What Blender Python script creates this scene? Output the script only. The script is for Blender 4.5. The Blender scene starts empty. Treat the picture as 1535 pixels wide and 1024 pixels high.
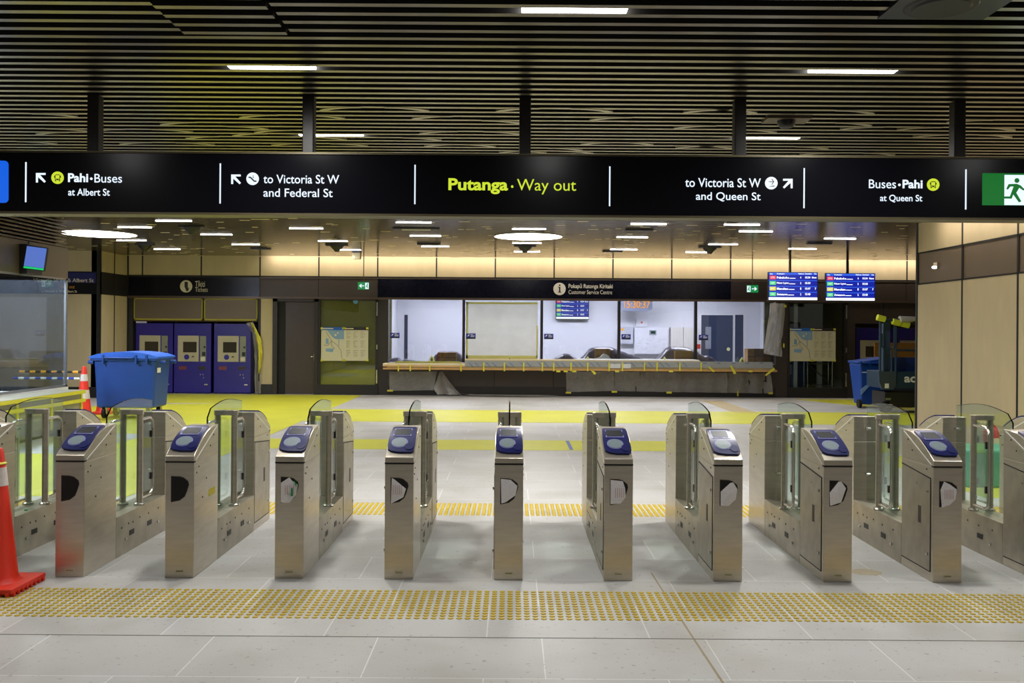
import bpy, bmesh, math, random
from mathutils import Vector, Matrix
random.seed(7)
PI = math.pi
SC = bpy.context.scene
COL = SC.collection

# ---------------------------------------------------------------- camera, world, exposure
F, H, HY, CX, TH = 1365.0, 1.70, 495.0, 767.5, 0.0067     # focal length in px, eye height, horizon row, centre column, roll
cd = bpy.data.cameras.new('camera'); cam = bpy.data.objects.new('camera', cd); COL.objects.link(cam)
cd.sensor_width = 36.0; cd.lens = 36.0 * F / 1535.0
cd.shift_y = -(512.0 - HY) / 1535.0
cd.clip_start = 0.05; cd.clip_end = 200
cam.matrix_world = Matrix.Translation((0, 0, H)) @ Matrix.Rotation(PI / 2, 4, 'X') @ Matrix.Rotation(TH, 4, 'Z')
SC.camera = cam
w = bpy.data.worlds.new('world'); SC.world = w; w.use_nodes = True
w.node_tree.nodes['Background'].inputs[0].default_value = (0.46, 0.44, 0.41, 1)
w.node_tree.nodes['Background'].inputs[1].default_value = 0.36
SC.view_settings.view_transform = 'Standard'; SC.view_settings.look = 'None'
SC.view_settings.gamma = 1; SC.view_settings.use_curve_mapping = False
SC.view_settings.exposure = 0.0
SC.cycles.use_denoising = True
SC.cycles.max_bounces = 8; SC.cycles.diffuse_bounces = 4; SC.cycles.glossy_bounces = 4
SC.cycles.transmission_bounces = 8; SC.cycles.transparent_max_bounces = 24
SC.cycles.sample_clamp_indirect = 4.0; SC.cycles.caustics_reflective = False; SC.cycles.caustics_refractive = False
L_LIN, L_DISC, L_COVE, L_ROOM, P_LIN = 14.0, 14.0, 16.0, 50.0, 148.0      # lamp radiances, lamp watts

# ---------------------------------------------------------------- helpers
def P(px, py, Y):
    u, v = px - CX, py - HY
    return ((u + TH * v) * Y / F, H - (v - TH * u) * Y / F)
def X(px, Y=23.55): return (px - CX) * Y / F
def CEIL(px, py, z=3.55):
    u, v = px - CX, py - HY
    Y = F * (z - H) / -(v - TH * u)
    return (u + TH * v) * Y / F, Y
def FLO(px, py):
    u, v = px - CX, py - HY
    Y = F * H / (v - TH * u)
    return (u + TH * v) * Y / F, Y

def lin(c):
    c = c / 255.0
    return c / 12.92 if c <= 0.04045 else ((c + 0.055) / 1.055) ** 2.4
def srgb(r, g, b): return (lin(r), lin(g), lin(b), 1)
MATS = {}
def mat(name, rgb, rough=0.5, metal=0.0, emit=None, var=0.06, scale=6.0, bump=0.0, stretch=None, spec=0.5, coat=0.0):
    if name in MATS: return MATS[name]
    m = bpy.data.materials.new(name); m.use_nodes = True; MATS[name] = m
    nt = m.node_tree; b = nt.nodes['Principled BSDF']
    col = srgb(*rgb)
    b.inputs['Roughness'].default_value = rough; b.inputs['Metallic'].default_value = metal
    b.inputs['Specular IOR Level'].default_value = spec
    if coat: b.inputs['Coat Weight'].default_value = coat; b.inputs['Coat Roughness'].default_value = 0.1
    if emit is not None:
        b.inputs['Base Color'].default_value = (0, 0, 0, 1)
        b.inputs['Emission Color'].default_value = col; b.inputs['Emission Strength'].default_value = emit
        return m
    tc = nt.nodes.new('ShaderNodeTexCoord'); mp = nt.nodes.new('ShaderNodeMapping')
    if stretch: mp.inputs['Scale'].default_value = stretch
    nz = nt.nodes.new('ShaderNodeTexNoise'); nz.inputs['Scale'].default_value = scale; nz.inputs['Detail'].default_value = 5
    nt.links.new(tc.outputs['Object'], mp.inputs[0]); nt.links.new(mp.outputs[0], nz.inputs['Vector'])
    mx = nt.nodes.new('ShaderNodeMix'); mx.data_type = 'RGBA'
    mx.inputs[6].default_value = tuple(max(0, c * (1 - var * 2)) for c in col[:3]) + (1,)
    mx.inputs[7].default_value = tuple(min(1, c * (1 + var * 2)) for c in col[:3]) + (1,)
    nt.links.new(nz.outputs[0], mx.inputs[0]); nt.links.new(mx.outputs[2], b.inputs['Base Color'])
    if bump:
        bp = nt.nodes.new('ShaderNodeBump'); bp.inputs['Strength'].default_value = bump; bp.inputs['Distance'].default_value = 0.01
        nt.links.new(nz.outputs[0], bp.inputs['Height']); nt.links.new(bp.outputs[0], b.inputs['Normal'])
    return m
def glass_mat(name, tint, refl=0.1, rough=0.0, milky=0.0, milk=(220, 222, 220)):
    m = bpy.data.materials.new(name); m.use_nodes = True; MATS[name] = m
    nt = m.node_tree; nt.nodes.clear()
    out = nt.nodes.new('ShaderNodeOutputMaterial')
    tr = nt.nodes.new('ShaderNodeBsdfTransparent'); tr.inputs[0].default_value = srgb(*tint)
    gl = nt.nodes.new('ShaderNodeBsdfGlossy'); gl.inputs['Roughness'].default_value = rough
    lw = nt.nodes.new('ShaderNodeLayerWeight'); fr = nt.nodes.new('ShaderNodeMath'); fr.operation = 'POWER'; fr.inputs[1].default_value = 4.0
    nt.links.new(lw.outputs['Facing'], fr.inputs[0])
    ad = nt.nodes.new('ShaderNodeMath'); ad.operation = 'MULTIPLY_ADD'; ad.inputs[1].default_value = 0.55; ad.inputs[2].default_value = 0.02 + refl * 0.3
    mx = nt.nodes.new('ShaderNodeMixShader')
    nt.links.new(fr.outputs[0], ad.inputs[0]); nt.links.new(ad.outputs[0], mx.inputs[0])
    nt.links.new(tr.outputs[0], mx.inputs[1]); nt.links.new(gl.outputs[0], mx.inputs[2])
    last = mx
    if milky:
        df = nt.nodes.new('ShaderNodeBsdfDiffuse'); df.inputs[0].default_value = srgb(*milk)
        tl = nt.nodes.new('ShaderNodeBsdfTranslucent'); tl.inputs[0].default_value = srgb(*milk)
        a = nt.nodes.new('ShaderNodeAddShader'); m2 = nt.nodes.new('ShaderNodeMixShader')
        m3 = nt.nodes.new('ShaderNodeMixShader'); m3.inputs[0].default_value = 0.5
        nt.links.new(df.outputs[0], m3.inputs[1]); nt.links.new(tl.outputs[0], m3.inputs[2])
        nz = nt.nodes.new('ShaderNodeTexNoise'); nz.inputs['Scale'].default_value = 4
        mr = nt.nodes.new('ShaderNodeMapRange'); mr.inputs[3].default_value = milky - 0.12; mr.inputs[4].default_value = milky + 0.12
        nt.links.new(nz.outputs[0], mr.inputs[0]); nt.links.new(mr.outputs[0], m2.inputs[0])
        nt.links.new(mx.outputs[0], m2.inputs[1]); nt.links.new(m3.outputs[0], m2.inputs[2]); last = m2
    nt.links.new(last.outputs[0], out.inputs[0])
    return m

class MB:
    def __init__(s): s.v = []; s.f = []; s.m = []; s.ms = []
    def _mi(s, m):
        if m not in s.ms: s.ms.append(m)
        return s.ms.index(m)
    def add(s, vs, fs, m=None):
        o = len(s.v); s.v += [tuple(p) for p in vs]
        for f in fs: s.f.append(tuple(i + o for i in f)); s.m.append(m)
        return s
    def box(s, x0, x1, y0, y1, z0, z1, m=None):
        x0, x1 = min(x0, x1), max(x0, x1); y0, y1 = min(y0, y1), max(y0, y1); z0, z1 = min(z0, z1), max(z0, z1)
        return s.add([(x0,y0,z0),(x1,y0,z0),(x1,y1,z0),(x0,y1,z0),(x0,y0,z1),(x1,y0,z1),(x1,y1,z1),(x0,y1,z1)],
                     [(0,3,2,1),(4,5,6,7),(0,1,5,4),(1,2,6,5),(2,3,7,6),(3,0,4,7)], m)
    def prism(s, poly, axis, a, b, m=None):          # poly in the two other axes (in order), extruded a..b
        n = len(poly)
        def q(p, t):
            return {'x': (t, p[0], p[1]), 'y': (p[0], t, p[1]), 'z': (p[0], p[1], t)}[axis]
        vs = [q(p, a) for p in poly] + [q(p, b) for p in poly]
        fs = [tuple(range(n))[::-1], tuple(range(n, 2 * n))] + [(i, (i + 1) % n, n + (i + 1) % n, n + i) for i in range(n)]
        return s.add(vs, fs, m)
    def tube(s, pts, r, seg=10, m=None, caps=True):
        pts = [Vector(p) for p in pts]; rs = r if isinstance(r, (list, tuple)) else [r] * len(pts)
        vs = []; fs = []
        prev = None
        for i, p in enumerate(pts):
            d = ((pts[min(i + 1, len(pts) - 1)] - p).normalized() + (p - pts[max(i - 1, 0)]).normalized())
            if d.length < 1e-6: d = Vector((0, 0, 1))
            d.normalize()
            if prev is None:
                a = d.orthogonal().normalized()
            else:
                a = (prev - d * prev.dot(d))
                a = a.normalized() if a.length > 1e-6 else d.orthogonal().normalized()
            prev = a; b = d.cross(a)
            for k in range(seg):
                t = 2 * PI * k / seg; vs.append(p + (a * math.cos(t) + b * math.sin(t)) * rs[i])
        for i in range(len(pts) - 1):
            for k in range(seg):
                k2 = (k + 1) % seg
                fs.append((i * seg + k, i * seg + k2, (i + 1) * seg + k2, (i + 1) * seg + k))
        if caps:
            fs.append(tuple(range(seg))[::-1]); fs.append(tuple((len(pts) - 1) * seg + k for k in range(seg)))
        return s.add(vs, fs, m)
    def lathe(s, prof, c=(0, 0, 0), seg=28, m=None, caps=True):   # prof [(r,z)]
        vs = []; fs = []
        for r, z in prof:
            for k in range(seg):
                t = 2 * PI * k / seg; vs.append((c[0] + r * math.cos(t), c[1] + r * math.sin(t), c[2] + z))
        for i in range(len(prof) - 1):
            for k in range(seg):
                k2 = (k + 1) % seg; fs.append((i * seg + k, i * seg + k2, (i + 1) * seg + k2, (i + 1) * seg + k))
        if caps: fs.append(tuple(range(seg))[::-1]); fs.append(tuple((len(prof) - 1) * seg + k for k in range(seg)))
        return s.add(vs, fs, m)
    def disc(s, cx, y, cz, r, t=0.004, seg=24, m=None, rz=None):   # disc facing -y
        rz = rz or r
        return s.prism([(cx + r * math.cos(2 * PI * k / seg), cz + rz * math.sin(2 * PI * k / seg)) for k in range(seg)], 'y', y, y + t, m)
    def build(s, name, m, parent=None, smooth=None, bevel=0, loc=None):
        me = bpy.data.meshes.new(name)
        off = Vector((0, 0, 0))
        q = parent
        while q is not None: off += q.location; q = q.parent
        if parent is None:
            if loc is None:
                xs = [p[0] for p in s.v]; ys = [p[1] for p in s.v]; zs = [p[2] for p in s.v]
                loc = ((min(xs) + max(xs)) / 2, (min(ys) + max(ys)) / 2, min(zs))
            off = Vector(loc)
        me.from_pydata([tuple(Vector(p) - off) for p in s.v], [], s.f)
        me.materials.append(m); idx = {None: 0}
        for mm in s.m:
            if mm not in idx: me.materials.append(mm); idx[mm] = len(me.materials) - 1
        for p, mm in zip(me.polygons, s.m): p.material_index = idx[mm]
        b = bmesh.new(); b.from_mesh(me); bmesh.ops.recalc_face_normals(b, faces=b.faces); b.to_mesh(me); b.free()
        o = bpy.data.objects.new(name, me); COL.objects.link(o)
        if parent is None: o.location = off
        else: o.parent = parent
        if smooth:
            for p in me.polygons: p.use_smooth = True
            me.set_sharp_from_angle(angle=math.radians(smooth))
        if bevel:
            bv = o.modifiers.new('bevel', 'BEVEL'); bv.width = bevel; bv.segments = 2; bv.limit_method = 'ANGLE'; bv.angle_limit = math.radians(50)
        return o
def tag(o, label, cat=None, group=None, kind=None):
    o['label'] = label
    if cat: o['category'] = cat
    if group: o['group'] = group
    if kind: o['kind'] = kind
    return o
def thing(name, loc, label, cat, group=None):
    o = bpy.data.objects.new(name, None); COL.objects.link(o); o.location = loc; o.empty_display_size = 0.1
    return tag(o, label, cat, group)
def struct(o, label=None):
    o['kind'] = 'structure'
    if label: o['label'] = label
    return o
def copy_tree(o, parent=None):
    c = o.copy(); COL.objects.link(c); c.parent = parent
    for ch in list(o.children): copy_tree(ch, c)
    return c

def text_geo(txt, bold=0.0, res=4):
    cu = bpy.data.curves.new('t', 'FONT'); cu.body = txt; cu.size = 1.0; cu.offset = bold; cu.resolution_u = res; cu.extrude = 0
    cu.fill_mode = 'FRONT'
    ob = bpy.data.objects.new('t', cu); COL.objects.link(ob)
    dg = bpy.context.evaluated_depsgraph_get(); ev = ob.evaluated_get(dg); me = bpy.data.meshes.new_from_object(ev)
    vs = [(v.co.x, v.co.y) for v in me.vertices]; fs = [tuple(p.vertices) for p in me.polygons]
    bpy.data.objects.remove(ob); bpy.data.meshes.remove(me); bpy.data.curves.remove(cu)
    return vs, fs
def add_text(mb, txt, rect, Y, bold=0.0, m=None, res=4):
    """letters fitted to a frame rectangle at real distance Y, facing the hall"""
    vs, fs = text_geo(txt, bold, res)
    x0, z1 = P(rect[0], rect[1], Y); x1, _ = P(rect[2], rect[1], Y); xc, z0 = P((rect[0] + rect[2]) / 2, rect[3], Y)
    _, z1 = P((rect[0] + rect[2]) / 2, rect[1], Y)
    a0 = min(v[0] for v in vs); a1 = max(v[0] for v in vs); b0 = min(v[1] for v in vs); b1 = max(v[1] for v in vs)
    mb.add([(x0 + (v[0] - a0) / (a1 - a0) * (x1 - x0), Y, z0 + (v[1] - b0) / (b1 - b0) * (z1 - z0)) for v in vs], fs, m)
    return mb
def R(mb, rect, Y, t=0.01, m=None):
    """box with its front at Y covering a frame rectangle"""
    xa, _ = P(rect[0], (rect[1] + rect[3]) / 2, Y); xb, _ = P(rect[2], (rect[1] + rect[3]) / 2, Y)
    _, za = P((rect[0] + rect[2]) / 2, rect[3], Y); _, zb = P((rect[0] + rect[2]) / 2, rect[1], Y)
    return mb.box(xa, xb, Y, Y + t, za, zb, m)
def POLY(mb, pts, Y, t=0.01, m=None):
    return mb.prism([P(a, b, Y) for a, b in pts], 'y', Y, Y + t, m)
def DISC(mb, px, py, r, Y, t=0.01, m=None, seg=28):
    x, z = P(px, py, Y); return mb.disc(x, Y, z, r * Y / F, t, seg, m)

# ---------------------------------------------------------------- materials
STEEL = mat('brushed_steel', (194, 185, 169), 0.29, 0.76, var=0.10, scale=5, stretch=(1, 1, 7), bump=0.03)
STEEL_L = mat('polished_steel', (205, 202, 196), 0.22, 0.95, var=0.03)
STEEL_D = mat('plinth_steel', (170, 162, 146), 0.38, 0.7, var=0.16, scale=9, bump=0.03)
BLACK = mat('black_plastic', (12, 12, 13), 0.45, var=0.05)
DARKHOLE = mat('dark_recess', (9, 8, 8), 0.8)
NAVY = mat('reader_blue', (22, 27, 82), 0.3, var=0.04, coat=0.12, spec=0.35)
SCREENG = mat('reader_screen', (20, 23, 29), 0.4, var=0.25, scale=30, spec=0.15)
PADG = mat('reader_pad', (112, 126, 130), 0.35, var=0.08, scale=40)
LILAC = mat('reader_trim', (132, 132, 190), 0.3)
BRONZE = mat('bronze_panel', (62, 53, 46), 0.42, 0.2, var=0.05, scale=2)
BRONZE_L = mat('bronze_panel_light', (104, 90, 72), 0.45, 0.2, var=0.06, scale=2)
DKFRAME = mat('dark_frame', (26, 22, 19), 0.5)
CREAM = mat('cream_panel', (190, 174, 138), 0.6, var=0.07, scale=1.5, stretch=(3, 3, 1), bump=0.02)
JOINT = mat('joint_black', (10, 9, 8), 0.7)
NAVYBAND = mat('navy_glass_band', (9, 11, 26), 0.18, var=0.1, spec=0.2)
GLOSSBLACK = mat('gloss_black_band', (9, 8, 11), 0.2, spec=0.25)
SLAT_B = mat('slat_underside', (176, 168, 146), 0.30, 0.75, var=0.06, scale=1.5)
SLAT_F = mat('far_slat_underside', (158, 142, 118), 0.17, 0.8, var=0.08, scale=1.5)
SPECK = mat('slat_tip_glint', (236, 220, 170), 0.5)  # pale colour stands in for far slat ends catching the light
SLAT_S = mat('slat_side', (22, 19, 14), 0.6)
YMAT = mat('yellow_floor_film', (194, 193, 46), 0.45, var=0.07, scale=1.2)
TACT = mat('tactile_yellow', (186, 158, 6), 0.5, var=0.12, scale=40)
TAPE = mat('yellow_tape', (214, 206, 60), 0.55)
BLUEM = mat('machine_blue', (36, 26, 128), 0.35, var=0.04)
FASCIA = mat('machine_fascia', (176, 168, 140), 0.5)
BINBLUE = mat('bin_blue', (16, 66, 150), 0.45, var=0.10, scale=3)
BINLID = mat('bin_lid_blue', (44, 104, 214), 0.4, var=0.06)
WHITE = mat('white_paint', (225, 225, 225), 0.5, var=0.02)
ROOMW = mat('room_white', (214, 214, 220), 0.6, var=0.02)
ROOMD = mat('room_door_blue', (44, 54, 78), 0.4)
TIMBER = mat('timber_edge', (196, 150, 88), 0.55, var=0.12, scale=12)
CARD = mat('cardboard', (150, 110, 62), 0.8, var=0.1, scale=8)
TARP = mat('dark_plastic_wrap', (82, 74, 88), 0.3, var=0.2, scale=14, bump=0.5)
PAPER = mat('paper', (228, 226, 230), 0.8, var=0.08, scale=60)
POSTER = mat('poster_paper', (206, 200, 170), 0.6, var=0.03)
MAPBLUE = mat('map_blue', (128, 160, 186), 0.6)
HEADBLUE = mat('header_blue', (20, 90, 176), 0.5)
INK = mat('ink_grey', (120, 116, 100), 0.7)
ORANGE = mat('cone_orange', (222, 46, 18), 0.5, var=0.08, scale=8)
ORANGE2 = mat('barrier_orange', (236, 160, 30), 0.5)
REFLW = mat('cone_collar', (206, 196, 190), 0.5, var=0.1, scale=20)
BLUE2 = mat('bar_blue', (40, 60, 170), 0.5)
RED = mat('red_paint', (190, 30, 26), 0.4)
TEALD = mat('lift_teal', (26, 52, 72), 0.45, var=0.08)
TEAL = mat('teal_crate', (70, 160, 140), 0.5)
RUBBER = mat('rubber', (16, 16, 17), 0.8)
GREEN_S = mat('exit_green', (6, 112, 38), emit=0.9)
GREEN_L = mat('exit_green_small', (20, 140, 70), emit=0.9)
WHITE_E = mat('backlit_white', (226, 240, 255), emit=1.15)
LIME_E = mat('backlit_lime', (206, 226, 50), emit=1.0)
BLUE_E = mat('backlit_blue', (10, 96, 226), emit=1.0)
SCR_BLUE = mat('screen_blue', (22, 38, 168), emit=0.95)
SCR_BLUE2 = mat('screen_band_blue', (52, 96, 226), emit=1.1)
SCR_W = mat('screen_white', (250, 252, 255), emit=1.5)
SCR_R = mat('screen_red', (236, 70, 90), emit=1.1)
SCR_G = mat('screen_green', (90, 214, 130), emit=1.1)
SCR_Y = mat('screen_yellow', (226, 214, 80), emit=1.1)
SCR_L = mat('screen_pale_blue', (92, 122, 206), emit=0.9)
SCR_GR = mat('screen_green_strip', (20, 214, 110), emit=0.9)
TXTW = mat('sign_print_cream', (214, 206, 180), 0.6)
TXTO = mat('sign_print_orange', (190, 130, 30), 0.6)
AMBER_E = mat('clock_amber', (255, 160, 40), emit=1.6)
LAMP = mat('lamp_white', (255, 251, 249), emit=L_LIN)
LAMPD = mat('disc_lamp_white', (255, 250, 244), emit=L_DISC)
COVE = mat('cove_lamp_warm', (255, 240, 226), emit=L_COVE)
ROOML = mat('room_lamp_cool', (232, 230, 255), emit=L_ROOM)
SPOT_E = mat('sensor_glow', (240, 245, 255), emit=3)
GLASS = glass_mat('clear_glass', (236, 244, 240), 0.1)
GLASS_E = glass_mat('glass_edge', (30, 70, 54), 0.1)
GLASS_W = glass_mat('window_glass', (236, 240, 238), 0.15)
GLASS_O = glass_mat('olive_reflection_glass', (226, 228, 206), 0.2)  # slight olive tint imitates the yellow floor's reflection
FILM = glass_mat('masking_film', (240, 240, 236), 0.2, 0.2, milky=0.62, milk=(238, 238, 232))
SHEET = glass_mat('plastic_sheet', (240, 240, 240), 0.3, 0.25, milky=0.45, milk=(226, 222, 212))

# ---------------------------------------------------------------- floor
def floor_material():
    m = bpy.data.materials.new('terrazzo_tiles'); m.use_nodes = True; nt = m.node_tree; b = nt.nodes['Principled BSDF']
    tc = nt.nodes.new('ShaderNodeTexCoord'); mp = nt.nodes.new('ShaderNodeMapping')
    mp.inputs['Location'].default_value = (-0.1455 + 9.0, -5.03 + 0.588 * 20, 0)
    br = nt.nodes.new('ShaderNodeTexBrick'); br.offset = 0.337; br.offset_frequency = 2; br.squash = 1
    br.inputs['Scale'].default_value = 1; br.inputs['Brick Width'].default_value = 0.903; br.inputs['Row Height'].default_value = 0.588
    br.inputs['Mortar Size'].default_value = 0.0035; br.inputs['Mortar Smooth'].default_value = 0.3; br.inputs['Bias'].default_value = 0
    br.inputs['Color1'].default_value = srgb(176, 175, 171); br.inputs['Color2'].default_value = srgb(186, 185, 182)
    br.inputs['Mortar'].default_value = srgb(216, 215, 212)
    nt.links.new(tc.outputs['Object'], mp.inputs[0]); nt.links.new(mp.outputs[0], br.inputs['Vector'])
    n1 = nt.nodes.new('ShaderNodeTexNoise'); n1.inputs['Scale'].default_value = 26; n1.inputs['Detail'].default_value = 3
    r1 = nt.nodes.new('ShaderNodeValToRGB'); r1.color_ramp.elements[0].position = 0.30; r1.color_ramp.elements[0].color = (0.66, 0.65, 0.62, 1)
    r1.color_ramp.elements[1].position = 0.36; r1.color_ramp.elements[1].color = (1, 1, 1, 1)
    n2 = nt.nodes.new('ShaderNodeTexNoise'); n2.inputs['Scale'].default_value = 1.3; n2.inputs['Detail'].default_value = 6
    r2 = nt.nodes.new('ShaderNodeValToRGB'); r2.color_ramp.elements[0].position = 0.32; r2.color_ramp.elements[0].color = (0.84, 0.82, 0.78, 1)
    r2.color_ramp.elements[1].position = 0.55; r2.color_ramp.elements[1].color = (1, 1, 1, 1)
    n3 = nt.nodes.new('ShaderNodeTexNoise'); n3.inputs['Scale'].default_value = 120; n3.inputs['Detail'].default_value = 2
    r3 = nt.nodes.new('ShaderNodeMapRange'); r3.inputs[3].default_value = 0.88; r3.inputs[4].default_value = 1.12
    for n in (n1, n2, n3): nt.links.new(tc.outputs['Object'], n.inputs['Vector'])
    nt.links.new(n1.outputs[0], r1.inputs[0]); nt.links.new(n2.outputs[0], r2.inputs[0]); nt.links.new(n3.outputs[0], r3.inputs[0])
    def mul(a, bb):
        x = nt.nodes.new('ShaderNodeMix'); x.data_type = 'RGBA'; x.blend_type = 'MULTIPLY'; x.inputs[0].default_value = 1
        nt.links.new(a, x.inputs[6]); nt.links.new(bb, x.inputs[7]); return x.outputs[2]
    c = mul(mul(mul(br.outputs[0], r1.outputs[0]), r2.outputs[0]), r3.outputs[0])
    nt.links.new(c, b.inputs['Base Color']); b.inputs['Roughness'].default_value = 0.42
    return m
FLOORM = floor_material()
fl = MB(); fl.box(-14, 14, -4, 28, -0.2, 0)
floor = struct(fl.build('floor', FLOORM, loc=(0, 0, 0)), 'pale grey terrazzo tile floor of the ticket hall')
mb = MB(); mb.box(-9, 9, 5.027, 5.034, -0.01, 0.0015)
o = mb.build('trim_1', mat('movement_joint', (118, 112, 100), 0.8)); struct(o)
mb = MB()
mb.add([(1.035, 4.0, .001), (1.05, 4.0, .001), (1.022, 5.0, .001), (1.010, 5.0, .001), (.985, 6.4, .001), (.995, 6.4, .001)], [(0, 1, 2, 3), (3, 2, 5, 4)])
struct(mb.build('trim_2', mat('brown_joint', (150, 136, 108), 0.85)))

r_ = random.Random(9)
mb = MB(); mb.add([(2.52 + .13 * math.cos(k * PI / 10) * r_.uniform(.75, 1), 6.46 + .10 * math.sin(k * PI / 10) * r_.uniform(.75, 1), .0008) for k in range(20)], [tuple(range(20))])
struct(mb.build('trim_4', mat('floor_stain', (166, 152, 124), 0.6, var=.1)), 'brown stain on the floor tiles')
# tactile paving
def tactile(name, kind, x0, x1, y0, y1, label):
    m = MB()
    if kind == 'studs':
        n = 12; k = int((x1 - x0) / 0.05)
        for i in range(k):
            for j in range(n):
                x = x0 + i * .05; y = y0 + j * (y1 - y0) / (n - 1); rr = [(math.cos(a * PI / 4), math.sin(a * PI / 4)) for a in range(8)]
                vs = [(x + .0185 * c, y + .0185 * s_, 0.0) for c, s_ in rr] + [(x + .0160 * c, y + .0160 * s_, .004) for c, s_ in rr]
                m.add(vs, [(a, (a + 1) % 8, 8 + (a + 1) % 8, 8 + a) for a in range(8)] + [tuple(range(8, 16))])
    else:
        k = int((x1 - x0) / 0.05)
        for i in range(k):
            x = x0 + i * .05
            for j in range(2):
                ya = y0 + j * (y1 - y0) / 2 + .006; yb = y0 + (j + 1) * (y1 - y0) / 2 - .006
                m.add([(x - .016, ya, 0), (x + .016, ya, 0), (x + .016, yb, 0), (x - .016, yb, 0),
                       (x - .011, ya + .01, .005), (x + .011, ya + .01, .005), (x + .011, yb - .01, .005), (x - .011, yb - .01, .005)],
                      [(0, 1, 5, 4), (1, 2, 6, 5), (2, 3, 7, 6), (3, 0, 4, 7), (4, 5, 6, 7)])
    return tag(m.build(name, TACT), label, 'tactile paving', kind='stuff')
tactile('tactile_studs', 'studs', -4.05 + .0, 4.1, 5.36, 5.91, 'band of round yellow warning studs on the floor in front of the gates')
tactile('tactile_bars', 'bars', -6.0, 6.3, 8.33, 8.92, 'band of yellow guidance bars on the floor behind the gates')
mb = MB()
for i in range(10):
    for j in range(68):
        x = 4.68 + i * .05; y = 18.9 + j * .05
        mb.add([(x - .017, y - .017, 0), (x + .017, y - .017, 0), (x + .017, y + .017, 0), (x - .017, y + .017, 0), (x - .01, y - .01, .005), (x + .01, y - .01, .005), (x + .01, y + .01, .005), (x - .01, y + .01, .005)],
               [(0, 1, 5, 4), (1, 2, 6, 5), (2, 3, 7, 6), (3, 0, 4, 7), (4, 5, 6, 7)])
tag(mb.build('tactile_studs', mat('tactile_buff', (170, 150, 100), 0.6)), 'narrow buff studded path leading towards the service counter', 'tactile paving', kind='stuff')

# yellow protective films on the floor
def film(pts, label):
    m = MB(); m.prism(pts, 'z', 0.0, 0.003); return tag(m.build('floor_film', YMAT), label, 'floor covering')
film([(-3.85, 9.15), (-3.85, 23.4), (-9.0, 23.4), (-9.0, 20.6), (-6.3, 20.6), (-9.0, 20.0), (-9.0, 14.6), (-5.75, 14.6), (-5.75, 12.2), (-7.5, 12.2), (-7.5, 9.15)],
     'large yellow protective film over the floor from the ticket machines to the gates')
film([(-3.83, 16.75), (9.6, 16.75), (9.6, 19.3), (-3.83, 19.3)], 'long yellow film strip across the hall, the farther of two')
film([(-3.83, 12.9), (2.9, 12.9), (2.9, 14.05), (-3.83, 14.05)], 'shorter yellow film strip across the hall, the nearer of two')
film([(7.15, 23.0), (10.2, 23.0), (10.2, 19.6), (8.9, 19.6), (7.9, 21.4)], 'yellow film patch in front of the right ticket machines')
mb = MB(); mb.box(.835, .885, 12.95, 14.0, .003, .006)
tag(mb.build('blue_tape', mat('grey_blue_tape', (96, 112, 168), 0.6)), 'short grey blue tape strip lying across the nearer yellow film', 'tape')

# ---------------------------------------------------------------- slatted ceiling
ZC = 3.55
c = MB()
pitch = 0.15; y = -3.0; W2 = 0.026
ys = []
k0 = 5.228 - 0.15 * 60
for i in range(0, 200):
    yy = k0 + i * 0.1495
    if yy > 23.15: break
    if yy > -3.5: ys.append(yy)
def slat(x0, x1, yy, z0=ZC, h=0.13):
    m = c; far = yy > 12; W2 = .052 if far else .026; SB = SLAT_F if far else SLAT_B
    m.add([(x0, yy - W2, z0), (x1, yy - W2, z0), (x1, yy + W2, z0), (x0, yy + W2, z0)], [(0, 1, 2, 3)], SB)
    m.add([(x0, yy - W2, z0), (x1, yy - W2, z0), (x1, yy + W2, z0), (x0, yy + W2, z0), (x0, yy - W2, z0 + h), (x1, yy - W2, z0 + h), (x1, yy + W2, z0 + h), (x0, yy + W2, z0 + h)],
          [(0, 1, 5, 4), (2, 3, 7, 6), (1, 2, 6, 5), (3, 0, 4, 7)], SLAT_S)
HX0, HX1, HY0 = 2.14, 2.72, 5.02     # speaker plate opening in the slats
near = [yy for yy in ys if 4.9 < yy < 5.75][:5]
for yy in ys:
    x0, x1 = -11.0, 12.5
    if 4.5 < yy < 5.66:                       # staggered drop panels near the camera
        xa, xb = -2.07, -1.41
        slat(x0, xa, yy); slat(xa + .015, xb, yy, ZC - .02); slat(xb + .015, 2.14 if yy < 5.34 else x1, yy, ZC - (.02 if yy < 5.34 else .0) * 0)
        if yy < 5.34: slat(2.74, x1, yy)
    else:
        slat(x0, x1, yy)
def hook(x, yy, L, s=1, h=0.03, mt=None):
    n = 10; vs = []
    for i in range(n + 1):
        t = i / n; X_ = x + s * L * (t * 1.4 - .4); Y_ = yy + .1495 * .82 * t ** 2.4
        w = W2 * (.9 + .75 * t ** 3) * (1 if t < .95 else .55)
        vs += [(X_, Y_ - w, ZC - .003), (X_, Y_ + w, ZC - .003), (X_, Y_ - w, ZC + h)]
    fs = []
    for i in range(n):
        a = i * 3; b_ = a + 3
        fs += [(a, b_, b_ + 1, a + 1), (a, a + 2, b_ + 2, b_)]
    c.add(vs, fs, mt or SLAT_B)
rnd = random.Random(3)
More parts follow.
